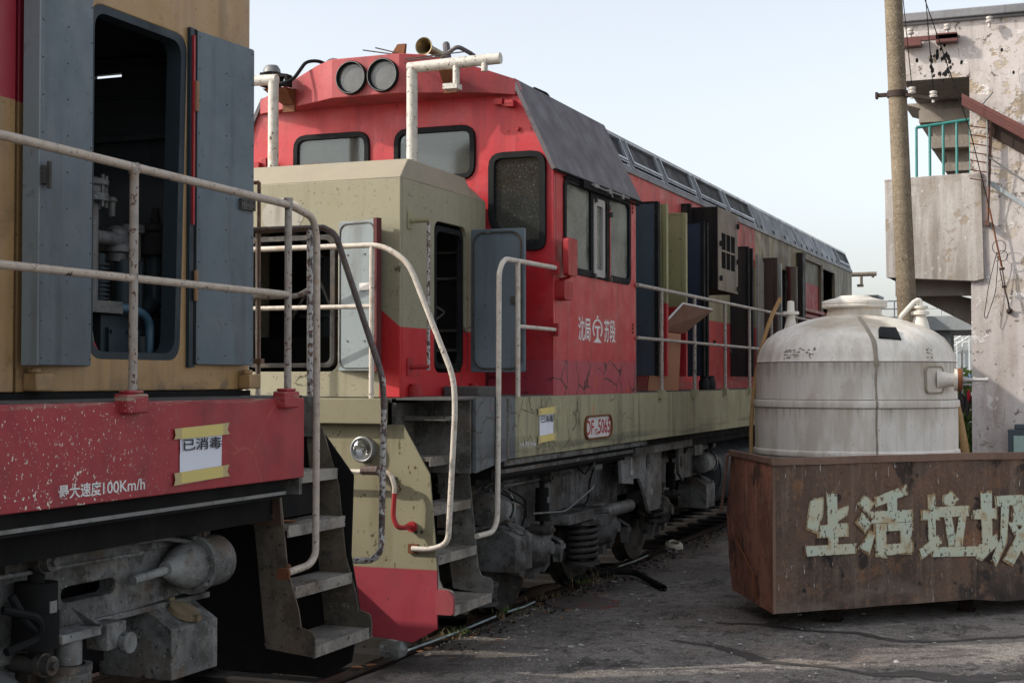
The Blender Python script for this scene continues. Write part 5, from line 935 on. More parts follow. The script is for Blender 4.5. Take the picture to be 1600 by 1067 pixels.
    mm('compressor_head', 'machin', lambda m: (m.lathe([(.0, 0), (.05, 0), (.055, .04), (.08, .05), (.08, .08), (.06, .10), (.06, .16), (.04, .18), (0, .19)], (cx-.05, cy+.30, 2.55), n=20), m.tube([(cx, cy+.05, 2.66), (cx-.02, cy+.3, 2.66)], .035, 12), m.lathe([(0, 0), (.05, 0), (.05, .14), (.07, .15), (.07, .19), (0, .2)], (cx-.04, cy+.42, 2.56), n=16), m.lathe([(.018, 0), (.018, .07), (.03, .08), (.018, .10)], (cx-.04, cy+.25, 2.78), n=12)))
    mm('air_filter', 'black', lambda m: (m.lathe([(0, 0), (.11, 0), (.12, .02), (.12, .12), (.135, .13), (.135, .15), (.12, .165), (.03, .18), (.02, .26), (0, .26)], (-4.68, 6.62, 2.60), n=26)))
    mm('filter_stem', 'machdark', lambda m: (m.cyl((-4.68, 6.62, 2.35), (-4.68, 6.62, 2.6), .055, n=16), m.tube([(-4.68, 6.62, 2.36), (-4.70, 6.50, 2.28), (-4.72, 6.3, 2.30)], .05, 12, .08)))
    mm('cylinder_fins', 'machdark', lambda m: ([m.cyl((cx-.05, cy+.16, 2.30+.022*k), (cx-.05, cy+.16, 2.31+.022*k), .055, n=14) for k in range(11)], m.cyl((cx-.05, cy+.16, 2.25), (cx-.05, cy+.16, 2.58), .035), m.cyl((cx-.02, cy+.32, 2.2), (cx-.02, cy+.32, 2.56), .045), m.cyl((cx, cy+.44, 2.2), (cx, cy+.44, 2.56), .02)))
    mm('crankcase', 'machdark', lambda m: (m.box(-5.1, -4.62, 6.08, 6.62, 1.9, 2.26), m.box(-4.62, -4.60, 6.12, 6.42, 1.98, 2.20), [m.cyl((-4.60, y, z), (-4.59, y, z), .012, n=6) for y in (6.14, 6.27, 6.40) for z in (2.0, 2.18)], m.cyl((-4.58, 6.36, 2.05), (-4.58, 6.36, 2.16), .03)))
    mm('coolant_pipe', 'bluepipe', lambda m: m.tube([(-4.56, 6.40, 1.92), (-4.56, 6.41, 2.25), (-4.56, 6.28, 2.30), (-4.6, 6.1, 2.30)], .024, 12, .08))
    mm('red_link', 'redbit', lambda m: m.tube([(-4.55, 5.92, 2.12), (-4.52, 6.0, 1.95)], .012, 8)); mm('link_rod', 'machin', lambda m: m.tube([(-4.57, 5.90, 2.3), (-4.55, 5.92, 2.12)], .012, 8))
    mm('wiring', 'dark', lambda m: [m.tube([(-4.6, 6.55, 2.5-.05*k), (-4.54, 6.62+.02*k, 2.4-.06*k), (-4.58, 6.6, 2.2-.04*k), (-4.56, 6.7, 2.1)], .007, 6, .05) for k in range(5)])
    # door leaves folded back against the hood
    d = Vector((.10, -.50)).normalized(); o, fr = door(L1, (-4.385, 5.70), (d.x, d.y), (-d.y, d.x), .50, 2.0, 4.06, .035, 'doorblue', rivets=True, label='left leaf of the open engine room door, folded back')
    m = MB(); m.fbox(fr, .50, .515, 2.0, 4.06, -.075, -.0); m.build('door_edge', 'doorpale', o)
    m = MB(); m.fbox(fr, .44, .50, 2.80, 2.88, 0, .02); m.fbox(fr, .46, .48, 2.78, 2.90, .02, .035); m.build('latch', 'iron', o)
    d = Vector((.035, .5)).normalized(); o, fr = door(L1, (-4.375, 6.56), (d.x, d.y), (d.y, -d.x), .51, 2.015, 3.785, .035, 'doorblue', rivets=True, label='right leaf of the open engine room door, at the hood corner')
    m = MB(); m.fbox(fr, -.022, -.0, 2.015, 3.785, -.03, -.002); m.build('door_edge', 'dark', o)
    m = MB(); m.fbox(fr, .37, .50, 2.875, 2.935, 0, .02); [m.cyl(fr(u, z, .02), fr(u, z, .025), .006, n=6) for u in (.385, .43, .48) for z in (2.887, 2.922)]; m.build('latch', 'iron', o)
    # sill, deck
    m = MB(); m.plate(XF(-3.86), [(-3, 1.42), (6.80, 1.42), (6.80, D1), (-3, D1)], w0=-.03, w1=0); m.build('side_sill', 'sill1', L1, bevel=.005)
    m = MB(); m.box(-6.8, -6.77, -3, 7.5, 1.42, D1); m.build('side_sill', 'sill1', L1)
    m = MB(); m.box(-6.77, -3.885, -3, 6.79, D1-.03, D1+.006); m.box(-6.4, -4.30, 6.79, 7.55, D1-.03, D1+.003); m.build('deck', 'deck', L1)
    m = MB(); m.box(-4.30, -3.885, 6.79, 6.82, 1.33, D1); m.plate(XF(-4.30), [(6.82, 1.3), (7.55, 1.3), (7.55, D1), (6.82, D1)], w0=-.03, w1=0); m.box(-4.27, -4.05, 6.82, 7.54, D1-.02, D1-.005) if 0 else None; m.build('step_recess', 'stepgrey', L1)
    m = MB(); m.box(-6.4, -4.30, 7.50, 7.60, 1.64, D1); m.box(-4.30, -4.19, 7.53, 7.57, 1.6, D1); m.build('end_beam', 'stepgrey', L1, bevel=.006)
    m = MB(); m.box(-6.6, -3.93, -3, 6.72, 1.32, 1.42); m.box(-6.4, -4.1, -3, 7.4, 1.18, 1.40); m.build('underframe', 'dark', L1)
    m = MB(); m.box(-3.97, -3.92, -3, 6.72, 1.335, 1.352); m.build('underframe_rib', 'machine', L1)
    R_ = [(-4.18, 1.634), (-3.975, 1.38), (-3.99, .92), (-3.93, .6), (-3.985, .30), (-4.16, .20)]
    m = MB(); m.plate(YF(7.575), R_ + [(2*CX-x, z) for x, z in reversed(R_)], w0=-.012, w1=0); m.build('pilot_plate', 'dark', L1)
    m = MB(); m.cyl((CX, 7.6, .90), (CX, 8.0, .90), .10); m.box(CX-.10, CX+.16, 7.9, 8.2, .74, 1.06); m.build('coupler', 'iron', L1, bevel=.015)
    step_ladder(L1, 6.90, 7.56, [(-4.17, 1.66), (-4.06, 1.32), (-4.015, .92), (-3.945, .70), (-3.93, .61), (-3.86, .59), (-3.845, .56), (-3.845, .455)], [(1.42, -4.07), (1.145, -4.02), (.82, -3.975), (.51, -3.86)], 'stepgrey')
    m = MB(); m.plate(YF(6.893), [(-4.06, 1.345), (-4.30, 1.345), (-4.30, 1.15), (-4.045, 1.15)], w0=0, w1=.012); [m.cyl((x, 6.88, z), (x, 6.87, z), .012, n=6) for x in (-4.10, -4.2) for z in (1.2, 1.3)]; m.build('gusset_plate', 'brownsteel', L1)
    # rails
    X = -3.845
    m = MB(); m.tube([(X, -3, 2.87), (X, 4.5, 2.868), (X, 6.62, 2.84), (X, 6.86, 2.80), (X, 6.90, 2.70), (X, 6.905, 1.84), (X, 6.90, 1.0), (X, 6.83, .955), (X-.02, 6.60, .935)], .0195, 12, .07); m.build('handrail', 'pipe1b', L1)
    m = MB(); m.tube([(X, -3, 2.372), (X, 6.60, 2.375)], .0175, 10); m.build('mid_rail', 'pipe1b', L1)
    for y in (6.60, 5.285, 3.97, 2.65, 1.33, 0): m = MB(); m.tube([(X, y, 2.85), (X, y, 1.89)], .0195, 12); m.cyl((X, y, 2.83), (X, y, 2.875), .024); p = m.build('rail_post', 'pipe1', L1); m = MB(); m.box(X-.045, X+.03, y-.075, y+.075, D1-.05, D1+.035); m.box(X-.04, X+.025, y-.05, y+.05, D1+.035, D1+.05); m.build('post_foot', 'sill1', p, bevel=.008)
    m = MB(); m.box(-4.14, -3.86, 6.60, 6.625, .90, .97) if 0 else m.plate(YF(6.60), rpoly([(-3.90, .905), (-3.83, .905), (-3.83, .965), (-3.90, .965)], .02), w0=-.01, w1=.01); m.tube([(-3.86, 6.60, .935), (-4.0, 6.88, .935)], .016, 8); m.build('rail_foot', 'rust', L1)
    Y = 7.60
    m = MB(); m.tube([(-4.19, Y, 2.83), (-4.11, Y, 2.79), (-3.80, Y, 1.95), (-3.79, Y, 1.76)], .019, 12, .07); m.tube([(-5.9, Y, 2.84), (-4.19, Y, 2.83)], .02, 10); m.build('handrail', 'pipedark', L1)
    m = MB(); m.tube([(-3.80, Y, 1.95), (-3.79, Y, 1.76), (-3.805, Y, .95), (-3.86, Y, .89), (-3.98, Y, .885)], .0185, 12, .05); m.build('handrail', 'pipe3', L1)
    m = MB(); m.tube([(-5.9, Y, 2.43), (-4.36, Y, 2.43), (-4.28, Y, 2.47)], .016, 10, .04); m.build('mid_rail', 'pipe1', L1)
    m = MB(); m.tube([(-4.28, Y, 2.82), (-4.276, Y, D1)], .02, 10); m.build('rail_post', 'pipe3', L1)
    m = MB(); m.tube([(-4.63, Y, 3.12), (-4.628, Y, 1.97)], .012, 8); m.tube([(-4.63, Y, 3.12), (-4.75, Y, 3.12)], .012, 8); m.box(-4.66, -4.60, Y-.02, Y+.02, 2.03, 2.06); m.build('rail_post', 'piperust', L1)
    m = MB(); m.tube([(-4.66, Y+.04, 2.83), (-4.655, Y+.04, D1)], .016, 8); m.build('rail_post', 'pipe2', L1)
    # lettering, notice, hinges on the hood base
    fs = XF(-3.86); text(L1, 'lettering', '最大速度', fs, 4.815, 5.09, 1.452, 1.512, 'white', .02); text(L1, 'lettering', '100Km/h', fs, 5.10, 5.395, 1.455, 1.505, 'white', .012)
    paper(L1, -3.86, 5.655, 6.0, 1.475, 1.70, 'white notice taped on the maroon sill')
    for y in (5.30, 7.07): m = MB(); m.box(X1, X1+.075, y-.06, y+.06, D1+.045, D1+.125); m.cyl((X1+.04, y-.03, D1+.125), (X1+.04, y-.03, D1+.15), .03, n=10); m.build('hold_down_block', 'hood1', L1, bevel=.006)
    m = MB(); m.box(X1-.02, X1+.012, -1.5, 7.12, D1+.006, D1+.035); m.build('base_gasket', 'dark', L1)
    bogie(L1, 7.56, -1, dict(L=8.4, axles=[2.62, 4.45, 6.3], springs=[(2.27, .38, .66, .075, -4.18), (2.27, .38, .66, .045, -4.18)], cyl=[(1.25, 1.005, .13, .2)], sand=[(1.13, 1.53, .475, .78, -4.58, -4.15)], damp=[(2.46, .82, 1.07, .09)], shoes=[]))
    m = MB(); m.box(-4.24, -4.10, 5.15, 5.42, .80, .84); m.cyl((-4.18, 5.29, .62), (-4.18, 5.29, .80), .06, n=16); m.cyl((-4.18, 5.29, .60), (-4.18, 5.29, .66), .10, n=20); m.box(-4.22, -4.1, 5.46, 5.60, .72, .84); m.hexa([(-4.2, 5.42, .84), (-4.1, 5.42, .84), (-4.1, 5.44, .84), (-4.2, 5.44, .84), (-4.24, 5.38, .92), (-4.23, 5.38, .92), (-4.23, 5.40, .92), (-4.24, 5.40, .92)]); m.cyl((-4.1, 5.58, .74), (-4.06, 5.58, .74), .05, n=12); m.build('spring_seat', 'machbox', L1, bevel=.006)
    for P_ in ([(-4.12, 4.85, 1.05), (-4.08, 4.9, .93), (-4.08, 5.0, .87), (-4.1, 4.9, .84)], [(-4.12, 4.8, 1.0), (-4.05, 4.95, .95), (-4.08, 4.98, .86), (-4.1, 4.8, .83)]): m = MB(); m.tube(P_, .018, 8, .06); m.build('hose', 'rubber', L1)
MT['machin'] = oily('machine_inside', (.14, .145, .145), .45, .6); MT['brassrust'] = plain('hinge_brown', (.3, .17, .09), .5, .3); MT['bluepipe'] = plain('blue_pipe', (.05, .11, .16), .4); MT['pipe1b'] = m_pipe('rail_worn_beige_paint', (.50, .42, .34), .63); MT['brownsteel'] = simple('brown_gusset', (.10, .062, .04), .6)
build_loco1()

# ------------------------------------------------------------------ steel refuse skip
def build_skip():
    C0 = Vector((-2.25, 11.14, 0)); L = Vector((.716, .698, 0)).normalized(); N = Vector((L.y, -L.x, 0)); E_ = Vector((-.45, .893, 0)).normalized()
    root = empty('refuse_skip', (C0.x+1.2, C0.y+1.6, 0), 'rusty brown steel refuse skip with faded turquoise lettering', 'skip')
    fr = lambda u, v, w: C0 + L*u + Vector((0, 0, v)) + N*w
    Lx = 3.9; zb, zt = .15, 1.335
    def P(u, s, z): return C0 + L*u + E_*s + Vector((0, 0, z))
    # long front plate: slightly dented grid
    m = MB(); nu, nz = 90, 26; V = []
    for i in range(nu+1):
        row = []
        for j in range(nz+1):
            u = Lx*i/nu; z = zb+(zt-.035-zb)*j/nz; dd = .010*mnoise.noise(Vector((u*1.6, z*2, 3)))*min(1, 4*min(i/nu, 1-i/nu)) ; z2 = z + (.012*mnoise.noise(Vector((u*2.2, 0, 8))) - (.035 if u > 1.9 else 0)*max(0, 1-j/3)*min(1, (u-1.9)*3) if j == 0 or j < 3 else 0)
            row.append(m.bm.verts.new(fr(u, z2, dd)))
        V.append(row)
    for i in range(nu):
        for j in range(nz): m.bm.faces.new([V[i][j], V[i+1][j], V[i+1][j+1], V[i][j+1]])
    m.build('front_plate', 'dump', root)
    prof = [(0, zb), (1.28, zb), (1.40, .42), (1.48, .80), (1.44, .92), (1.30, zt), (0, zt)]
    for uu, sg in ((0, 1), (Lx, -1)):
        m = MB(); A = [P(uu, s, z) for s, z in prof]; B = [P(uu+.008*sg, s, z) for s, z in prof]; a = [m.bm.verts.new(p) for p in A]; b = [m.bm.verts.new(p) for p in B]
        m.bm.faces.new(a); m.bm.faces.new(b)
        for i in range(len(a)): m.bm.faces.new([a[i], a[(i+1) % len(a)], b[(i+1) % len(a)], b[i]])
        m.build('end_plate', 'dumpend', root)
    m = MB()
    for (s0, z0), (s1, z1) in zip(prof[1:4], prof[2:4]+[(1.38, 1.10)]): m.hexa([P(.008, s0, z0), P(Lx-.008, s0, z0), P(Lx-.008, s0+.008, z0), P(.008, s0+.008, z0), P(.008, s1, z1), P(Lx-.008, s1, z1), P(Lx-.008, s1+.008, z1), P(.008, s1+.008, z1)])
    m.build('back_plate', 'dumpend', root)
    m = MB(); m.hexa([P(.01, .01, zb+.01), P(Lx-.01, .01, zb+.01), P(Lx-.01, 1.27, zb+.01), P(.01, 1.27, zb+.01), P(.01, .01, zb+.02), P(Lx-.01, .01, zb+.02), P(Lx-.01, 1.27, zb+.02), P(.01, 1.27, zb+.02)]); m.build('floor_plate', 'dump', root)
    m = MB(); ns = 70; R0 = []
    for i in range(ns+1):
        u = -.012+(Lx+.022)*i/ns; dw = .007*mnoise.noise(Vector((u*2.3, 1, 4)))+.003*mnoise.noise(Vector((u*9, 1, 4))); dz = .008*mnoise.noise(Vector((u*1.4, 6, 4)))+.003*mnoise.noise(Vector((u*7, 6, 4)))
        R0.append([m.bm.verts.new(fr(u, z, w_)) for z, w_ in ((zt-.055+dz, .018+dw), (zt+dz, .016+dw), (zt+dz, -.03+dw), (zt-.055+dz, -.03+dw))])
    for a, b in zip(R0, R0[1:]):
        for k in range(4): m.bm.faces.new([a[k], a[(k+1) % 4], b[(k+1) % 4], b[k]])
    m.bm.faces.new(R0[0]); m.bm.faces.new(R0[-1]); m.build('rim', 'dumprim', root)
    fe = VF(C0, E_, Vector((-E_.y, E_.x, 0)))
    m = MB(); m.fbox(fe, .02, 1.32, zt-.05, zt+.0, -.01, .018); m.build('rim', 'dumprim', root, bevel=.004)
    m = MB(); m.hexa([P(Lx, 1.36, 1.04), P(.01, 1.36, 1.04), P(.01, 1.42, 1.04), P(Lx, 1.42, 1.04), P(Lx, 1.36, 1.10), P(.01, 1.36, 1.10), P(.01, 1.42, 1.10), P(Lx, 1.42, 1.10)]); m.build('rim', 'dumprim', root)
    m = MB(); m.fbox(fr, -.004, .022, zb, zt-.08, .001, .012); m.build('corner_edge', 'dumprim', root)
    m = MB(); m.tube([P(-.03, 1.32, zt-.04), P(-.04, 1.52, .80)], .014, 8); m.build('edge_bar', 'dumprim', root)
    m = MB(); m.tube([P(-.02, 1.0, .62), P(-.05, .95, .60), P(-.05, .42, .40), P(-.03, .40, .20)], .009, 8, .02); m.build('bent_rod', 'rust', root)
    for u in (.62, 1.95, 3.3):
        for s in (.34, 1.05): m = MB(); a = P(u, s, 0); m.box(a.x-.01, a.x+.10, a.y-.06, a.y+.07, .02, .155); m.box(a.x-.03, a.x+.12, a.y-.08, a.y+.09, .012, .022); m.build('foot', 'hvdark2', root, bevel=.004)
    G = {'生': [[(0.344, 0.996), (0.451, 1.001), (0.434, 0.891), (0.397, 0.765), (0.308, 0.797)], [(0.49, 1.039), (0.582, 1.043), (0.592, 0.646), (0.504, 0.641)], [(0.587, 0.911), (0.676, 0.937), (0.675, 0.886), (0.587, 0.834)], [(0.429, 0.803), (0.675, 0.81), (0.67, 0.715), (0.419, 0.715)], [(0.301, 0.65), (0.744, 0.651), (0.744, 0.576), (0.301, 0.574)]],
    '活': [[(0.851, 1.014), (0.922, 0.96), (0.867, 0.893), (0.794, 0.961)], [(0.825, 0.872), (0.897, 0.805), (0.845, 0.742), (0.77, 0.814)], [(0.886, 0.728), (0.932, 0.709), (0.885, 0.573), (0.798, 0.62)], [(0.956, 1.008), (1.228, 1.09), (1.238, 1.016), (0.968, 0.938)], [(1.057, 1.017), (1.153, 1.031), (1.144, 0.761), (1.066, 0.761)], [(0.902, 0.895), (1.286, 0.896), (1.286, 0.805), (0.908, 0.805)], [(0.95, 0.769), (1.038, 0.765), (1.049, 0.543), (0.952, 0.561)], [(0.95, 0.795), (1.29, 0.799), (1.289, 0.738), (0.949, 0.738)], [(1.187, 0.777), (1.29, 0.782), (1.288, 0.563), (1.192, 0.567)], [(0.953, 0.63), (1.288, 0.633), (1.288, 0.567), (0.99, 0.542)]],
    '垃': [[(1.454, 0.987), (1.526, 0.997), (1.531, 0.605), (1.461, 0.599)], [(1.403, 0.883), (1.558, 0.89), (1.557, 0.812), (1.409, 0.818)], [(1.37, 0.577), (1.549, 0.675), (1.588, 0.62), (1.4, 0.505)], [(1.622, 0.987), (1.68, 1.024), (1.745, 0.965), (1.683, 0.914), (1.617, 0.937)], [(1.562, 0.907), (1.856, 0.908), (1.855, 0.831), (1.561, 0.83)], [(1.616, 0.822), (1.687, 0.825), (1.735, 0.614), (1.658, 0.599)], [(1.766, 0.843), (1.838, 0.841), (1.791, 0.594), (1.713, 0.588)], [(1.515, 0.588), (1.929, 0.579), (1.924, 0.502), (1.5, 0.515)]],
    '圾': [[(1.985, 1.006), (2.098, 1.003), (2.1, 0.598), (2.003, 0.584)], [(1.909, 0.871), (2.135, 0.881), (2.134, 0.798), (1.915, 0.802)], [(1.924, 0.561), (2.133, 0.659), (2.162, 0.586), (2.002, 0.477), (1.946, 0.497)], [(2.15, 0.978), (2.444, 0.979), (2.443, 0.907), (2.158, 0.898)], [(2.195, 0.918), (2.279, 0.916), (2.242, 0.61), (2.144, 0.425), (2.092, 0.473), (2.185, 0.648)], [(2.325, 0.896), (2.443, 0.901), (2.544, 0.816), (2.497, 0.726), (2.312, 0.743)], [(2.266, 0.753), (2.335, 0.751), (2.54, 0.488), (2.447, 0.456)], [(2.416, 0.729), (2.543, 0.734), (2.32, 0.417), (2.222, 0.466)]]}
    for ch, strokes in G.items():
        m = MB()
        for k, q in enumerate(strokes):
            pts = []; n = len(q)
            c = sum((Vector(p) for p in q), Vector((0, 0)))/n; q = [tuple(Vector(p)+(Vector(p)-c).normalized()*.004) for p in q]
            for i in range(n):       # ragged painted edges
                a, b = Vector(q[i]), Vector(q[(i+1) % n]); kk = max(1, int((b-a).length/.02))
                for t in range(kk):
                    p = a.lerp(b, t/kk); pts.append((p.x+.004*mnoise.noise(Vector((p.x*60, p.y*60, k))), p.y+.004*mnoise.noise(Vector((p.x*60, p.y*60, k+9)))))
            m.plate(fr, pts, w0=.009+.0004*k, w1=.0112+.0004*k)
        pc = m.build('painted_character', 'dumptext', root, smooth=False)
        m = MB()
        for k, q in enumerate(strokes):
            c = sum((Vector(p) for p in q), Vector((0, 0)))/len(q); q2 = [Vector(p)+(Vector(p)-c).normalized()*.024 for p in q]
            m.plate(fr, [(p.x, p.y) for p in q2], w0=.0055+.0002*k, w1=.0065+.0002*k)
        m.build('worn_edge', 'dumpedge', pc, smooth=False)
MT['hvdark2'] = simple('dark_foot_iron', (.02, .013, .01), .8); MT['dumprim'] = simple('rim_rust', (.20, .12, .085), .65, 0, (.05, .03, .02), 1.1, chips=((.4, .3, .22), .68))
build_skip()

# ------------------------------------------------------------------ plastic tank
def build_tank():
    cx, cy = -2.16, 14.80; root = empty('storage_tank', (cx, cy, 0), 'large cream plastic tank with domed top and side flange behind the skip', 'tank')
    prof = [(0, .0), (.95, .0), (.97, .08), (.975, .55), (.98, 1.20), (1.0, 1.205), (1.005, 1.225), (1.0, 1.25), (.985, 1.262), (.984, 1.66), (.998, 1.668), (1.003, 1.70), (.998, 1.732), (.980, 1.742), (.972, 2.09), (.974, 2.094), (.968, 2.104), (.955, 2.17), (.925, 2.25), (.86, 2.34), (.76, 2.41), (.62, 2.47), (.46, 2.525), (.30, 2.56), (.265, 2.57), (.262, 2.66)]
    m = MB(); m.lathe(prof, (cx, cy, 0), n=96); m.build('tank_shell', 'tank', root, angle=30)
    m = MB(); m.lathe([(.26, 2.64), (.315, 2.645), (.32, 2.66), (.315, 2.675), (.32, 2.685), (.315, 2.71), (.30, 2.715), (.18, 2.745), (.14, 2.765), (0, 2.77)], (cx, cy, 0), n=56); m.build('manhole_lid', 'tanklid', root)
    for z, k in ((2.10, .9725), (1.255, .986), (1.203, .986), (1.74, .985), (1.664, .987)): m = MB(); m.lathe([(k-.004, z-.004), (k+.0035, z-.003), (k+.0035, z+.003), (k-.004, z+.004)], (cx, cy, 0), n=96, closed=True); m.build('seam_line', 'seamdark', root)
    # irregular sealed joint
    a0 = math.atan2(0-cy, 0-cx) + .20; m = MB(); rows = []
    def rad(z):
        for (r0, z0), (r1, z1) in zip(prof, prof[1:]):
            if z0 <= z <= z1 and z1 > z0: return r0+(r1-r0)*(z-z0)/(z1-z0)
        return .97
    for i in range(120):
        z = 1.0 + 1.54*i/119; r = rad(z)+.005; a = a0 + (.012*mnoise.noise(Vector((z*5, 1, 1)))) - (.10*max(0, (z-2.3))/.25 if z > 2.3 else 0); wd = (.010+.008*mnoise.noise(Vector((z*9, 4, 1))) + (.012 if z > 2.05 else 0))*max(.5, 1)
        da = wd/r; rows.append([m.bm.verts.new((cx+r*math.cos(a+q*da), cy+r*math.sin(a+q*da), z)) for q in (-1, 0, 1)])
        rows[-1][1].co += Vector((math.cos(a), math.sin(a), 0))*.008
    for a, b in zip(rows, rows[1:]):
        for k in range(2): m.bm.faces.new([a[k], a[k+1], b[k+1], b[k]])
    m.build('sealed_joint', 'seam', root)
    # flange on the right
    ax = math.atan2(-cy, -cx) + .94; d = Vector((math.cos(ax), math.sin(ax), 0)); c = Vector((cx, cy, 1.93))
    ap = ax-.10; dp_ = Vector((math.cos(ap), math.sin(ap), 0)); fp = VF(c+dp_*.968, Vector((-dp_.y, dp_.x, 0)), dp_)
    m = MB(); m.plate(fp, rrect(-.13, -.13, .13, .13, .05), [rrect(-.115, -.115, .115, .115, .04)], w0=-.04, w1=.022); m.build('patch_rim', 'seam', root); m = MB(); m.plate(fp, rrect(-.116, -.116, .116, .116, .04), w0=-.04, w1=.016); m.build('patch_plate', 'tank', root)
    d2 = Vector((.92, .15, 0)).normalized(); p0 = c + d*.93
    m = MB(); m.lathe([(.12, 0), (.085, .05), (.065, .12), (.065, .16), (.105, .165), (.105, .215)], p0, d2, 28); m.build('side_nozzle', 'tanklid', root)
    m = MB(); m.lathe([(.106, .19), (.108, .20), (.106, .225), (.10, .235), (.05, .24), (0, .24)], p0, d2, 28); m.build('rusty_flange', 'orangerust', root)
    m = MB(); q = p0+d2*.24; m.tube([q, q+d2*.22], .018, 12); m.tube([q+d2*.11, q+d2*.11+Vector((0, 0, .03))], .012, 8); m.cyl(q, q+d2*.04, .03, n=10); m.cyl(q+d2*.21, q+d2*.23, .024, n=12); m.build('outlet_pipe', 'machlight', root)
    # neck nozzles on the dome
    m = MB(); m.lathe([(.085, 2.36), (.06, 2.50), (.045, 2.56), (.045, 2.60), (.085, 2.605), (.085, 2.635), (.04, 2.64), (.035, 2.74), (0, 2.75)], (-2.86, 15.15, 0), n=24); m.build('vent_neck', 'tanklid', root)
    m = MB(); m.lathe([(.11, 2.36), (.075, 2.50), (.055, 2.555), (.05, 2.565), (.088, 2.57), (.088, 2.60), (.05, 2.61), (.05, 2.63), (.075, 2.635), (.075, 2.655), (0, 2.66)], (-1.53, 14.86, 0), n=24); m.build('vent_neck', 'tanklid', root)
    m = MB(); m.tube([(-1.53, 14.86, 2.62), (-1.53, 14.86, 2.72), (-1.58, 14.83, 2.70), (-1.71, 14.74, 2.54), (-1.72, 14.73, 2.50)], .024, 12, .05); m.build('elbow_pipe', 'tanklid', root)
    m = MB(); a = math.atan2(-cy, -cx)+.38; e = Vector((math.cos(a), math.sin(a), 0)); s = Vector((-e.y, e.x, 0)); b = Vector((cx, cy, 0))
    q = lambda r, z, u: b+e*r+s*u+Vector((0, 0, z))
    m.hexa([q(.86, 2.31, -.115), q(.86, 2.29, .105), q(.76, 2.40, .09), q(.76, 2.405, -.07), q(.90, 2.33, -.11), q(.90, 2.305, .11), q(.80, 2.43, .095), q(.80, 2.435, -.07)]); m.build('black_patch', 'black', root, bevel=.01)
    m = MB()
    for k in range(46):
        a = math.atan2(-cy, -cx)-.75+.35*R.random() if k < 34 else math.atan2(-cy, -cx)+.75+.1*R.random(); z = 2.13+.10*R.random(); r = rad(z)+.002; w_ = .004+.012*R.random()
        m.box(cx+r*math.cos(a)-w_, cx+r*math.cos(a)+w_, cy+r*math.sin(a)-.004, cy+r*math.sin(a)+.004, z, z+.004+.004*R.random())
    m.build('scuff_marks', 'seamdark', root, kind='stuff')
    MB_ = at((-3.14, 14.5, 0)); MB_.tube([(-3.14, 14.48, .0), (-3.14, 14.5, 1.6), (-3.07, 14.52, 2.14), (-2.955, 14.54, 2.53), (-2.845, 14.55, 2.75)], .020, 10, .3); o = MB_.build('wooden_stick', 'stickwood'); tag(o, 'long bent ochre wooden pole leaning against the tank', 'pole')
MT['tanklid'] = simple('tank_lid_cream', (.76, .715, .63), .5, 0, (.2, .15, .1), .8); MT['seamdark'] = plain('seam_dark_dirt', (.14, .12, .10), .9); MT['orangerust'] = simple('orange_rust', (.26, .09, .035), .8, 0, (.07, .03, .02), .8); MT['machlight'] = plain('painted_steel', (.55, .53, .5), .35, .2)  # seamdark: dark brown of the tank's seam lines and scuffs
build_tank()

# ------------------------------------------------------------------ concrete pole with bracket
def build_pole():
    root = empty('concrete_pole', (-2.3, 19, 0), 'weathered round concrete utility pole with iron band', 'pole')
    m = MB(); m.tube([(-2.02, 19, 0), (-2.26, 19, 6.77), (-2.36, 19, 9.5)], [.125, .112, .105], 28); m.build('pole_shaft', 'pole', root)
    m = MB(); c = Vector((-2.215, 19, 5.55)); m.lathe([(.118, -.04), (.132, -.04), (.132, .04), (.118, .04)], c, (.03, 0, 1), 28, closed=True); m.box(-2.47, -2.33, 18.97, 19.03, 5.53, 5.575); m.box(-2.49, -2.46, 18.96, 19.04, 5.51, 5.59); m.build('iron_band', 'hvdark', root)
    m = MB(); m.hexa([(-2.11, 18.9, 5.50), (-1.72, 18.9, 5.42), (-1.72, 18.95, 5.42), (-2.11, 18.95, 5.50), (-2.11, 18.9, 5.54), (-1.72, 18.9, 5.46), (-1.72, 18.95, 5.46), (-2.11, 18.95, 5.54)]); m.build('cross_arm', 'hvdark', root)
    for x, z in ((-2.03, 5.53), (-1.77, 5.46)): insul(root, x, 18.92, z)
def insul(root, x, y, z):
    m = MB(); m.lathe([(.02, -.06), (.02, .0), (.045, .005), (.05, .03), (.03, .045), (.045, .055), (.045, .08), (.02, .09), (0, .09)], (x, y, z), n=18); m.build('insulator', 'porcelain', root)
MT['hvdark'] = simple('dark_rust_iron', (.05, .035, .03), .7); build_pole()

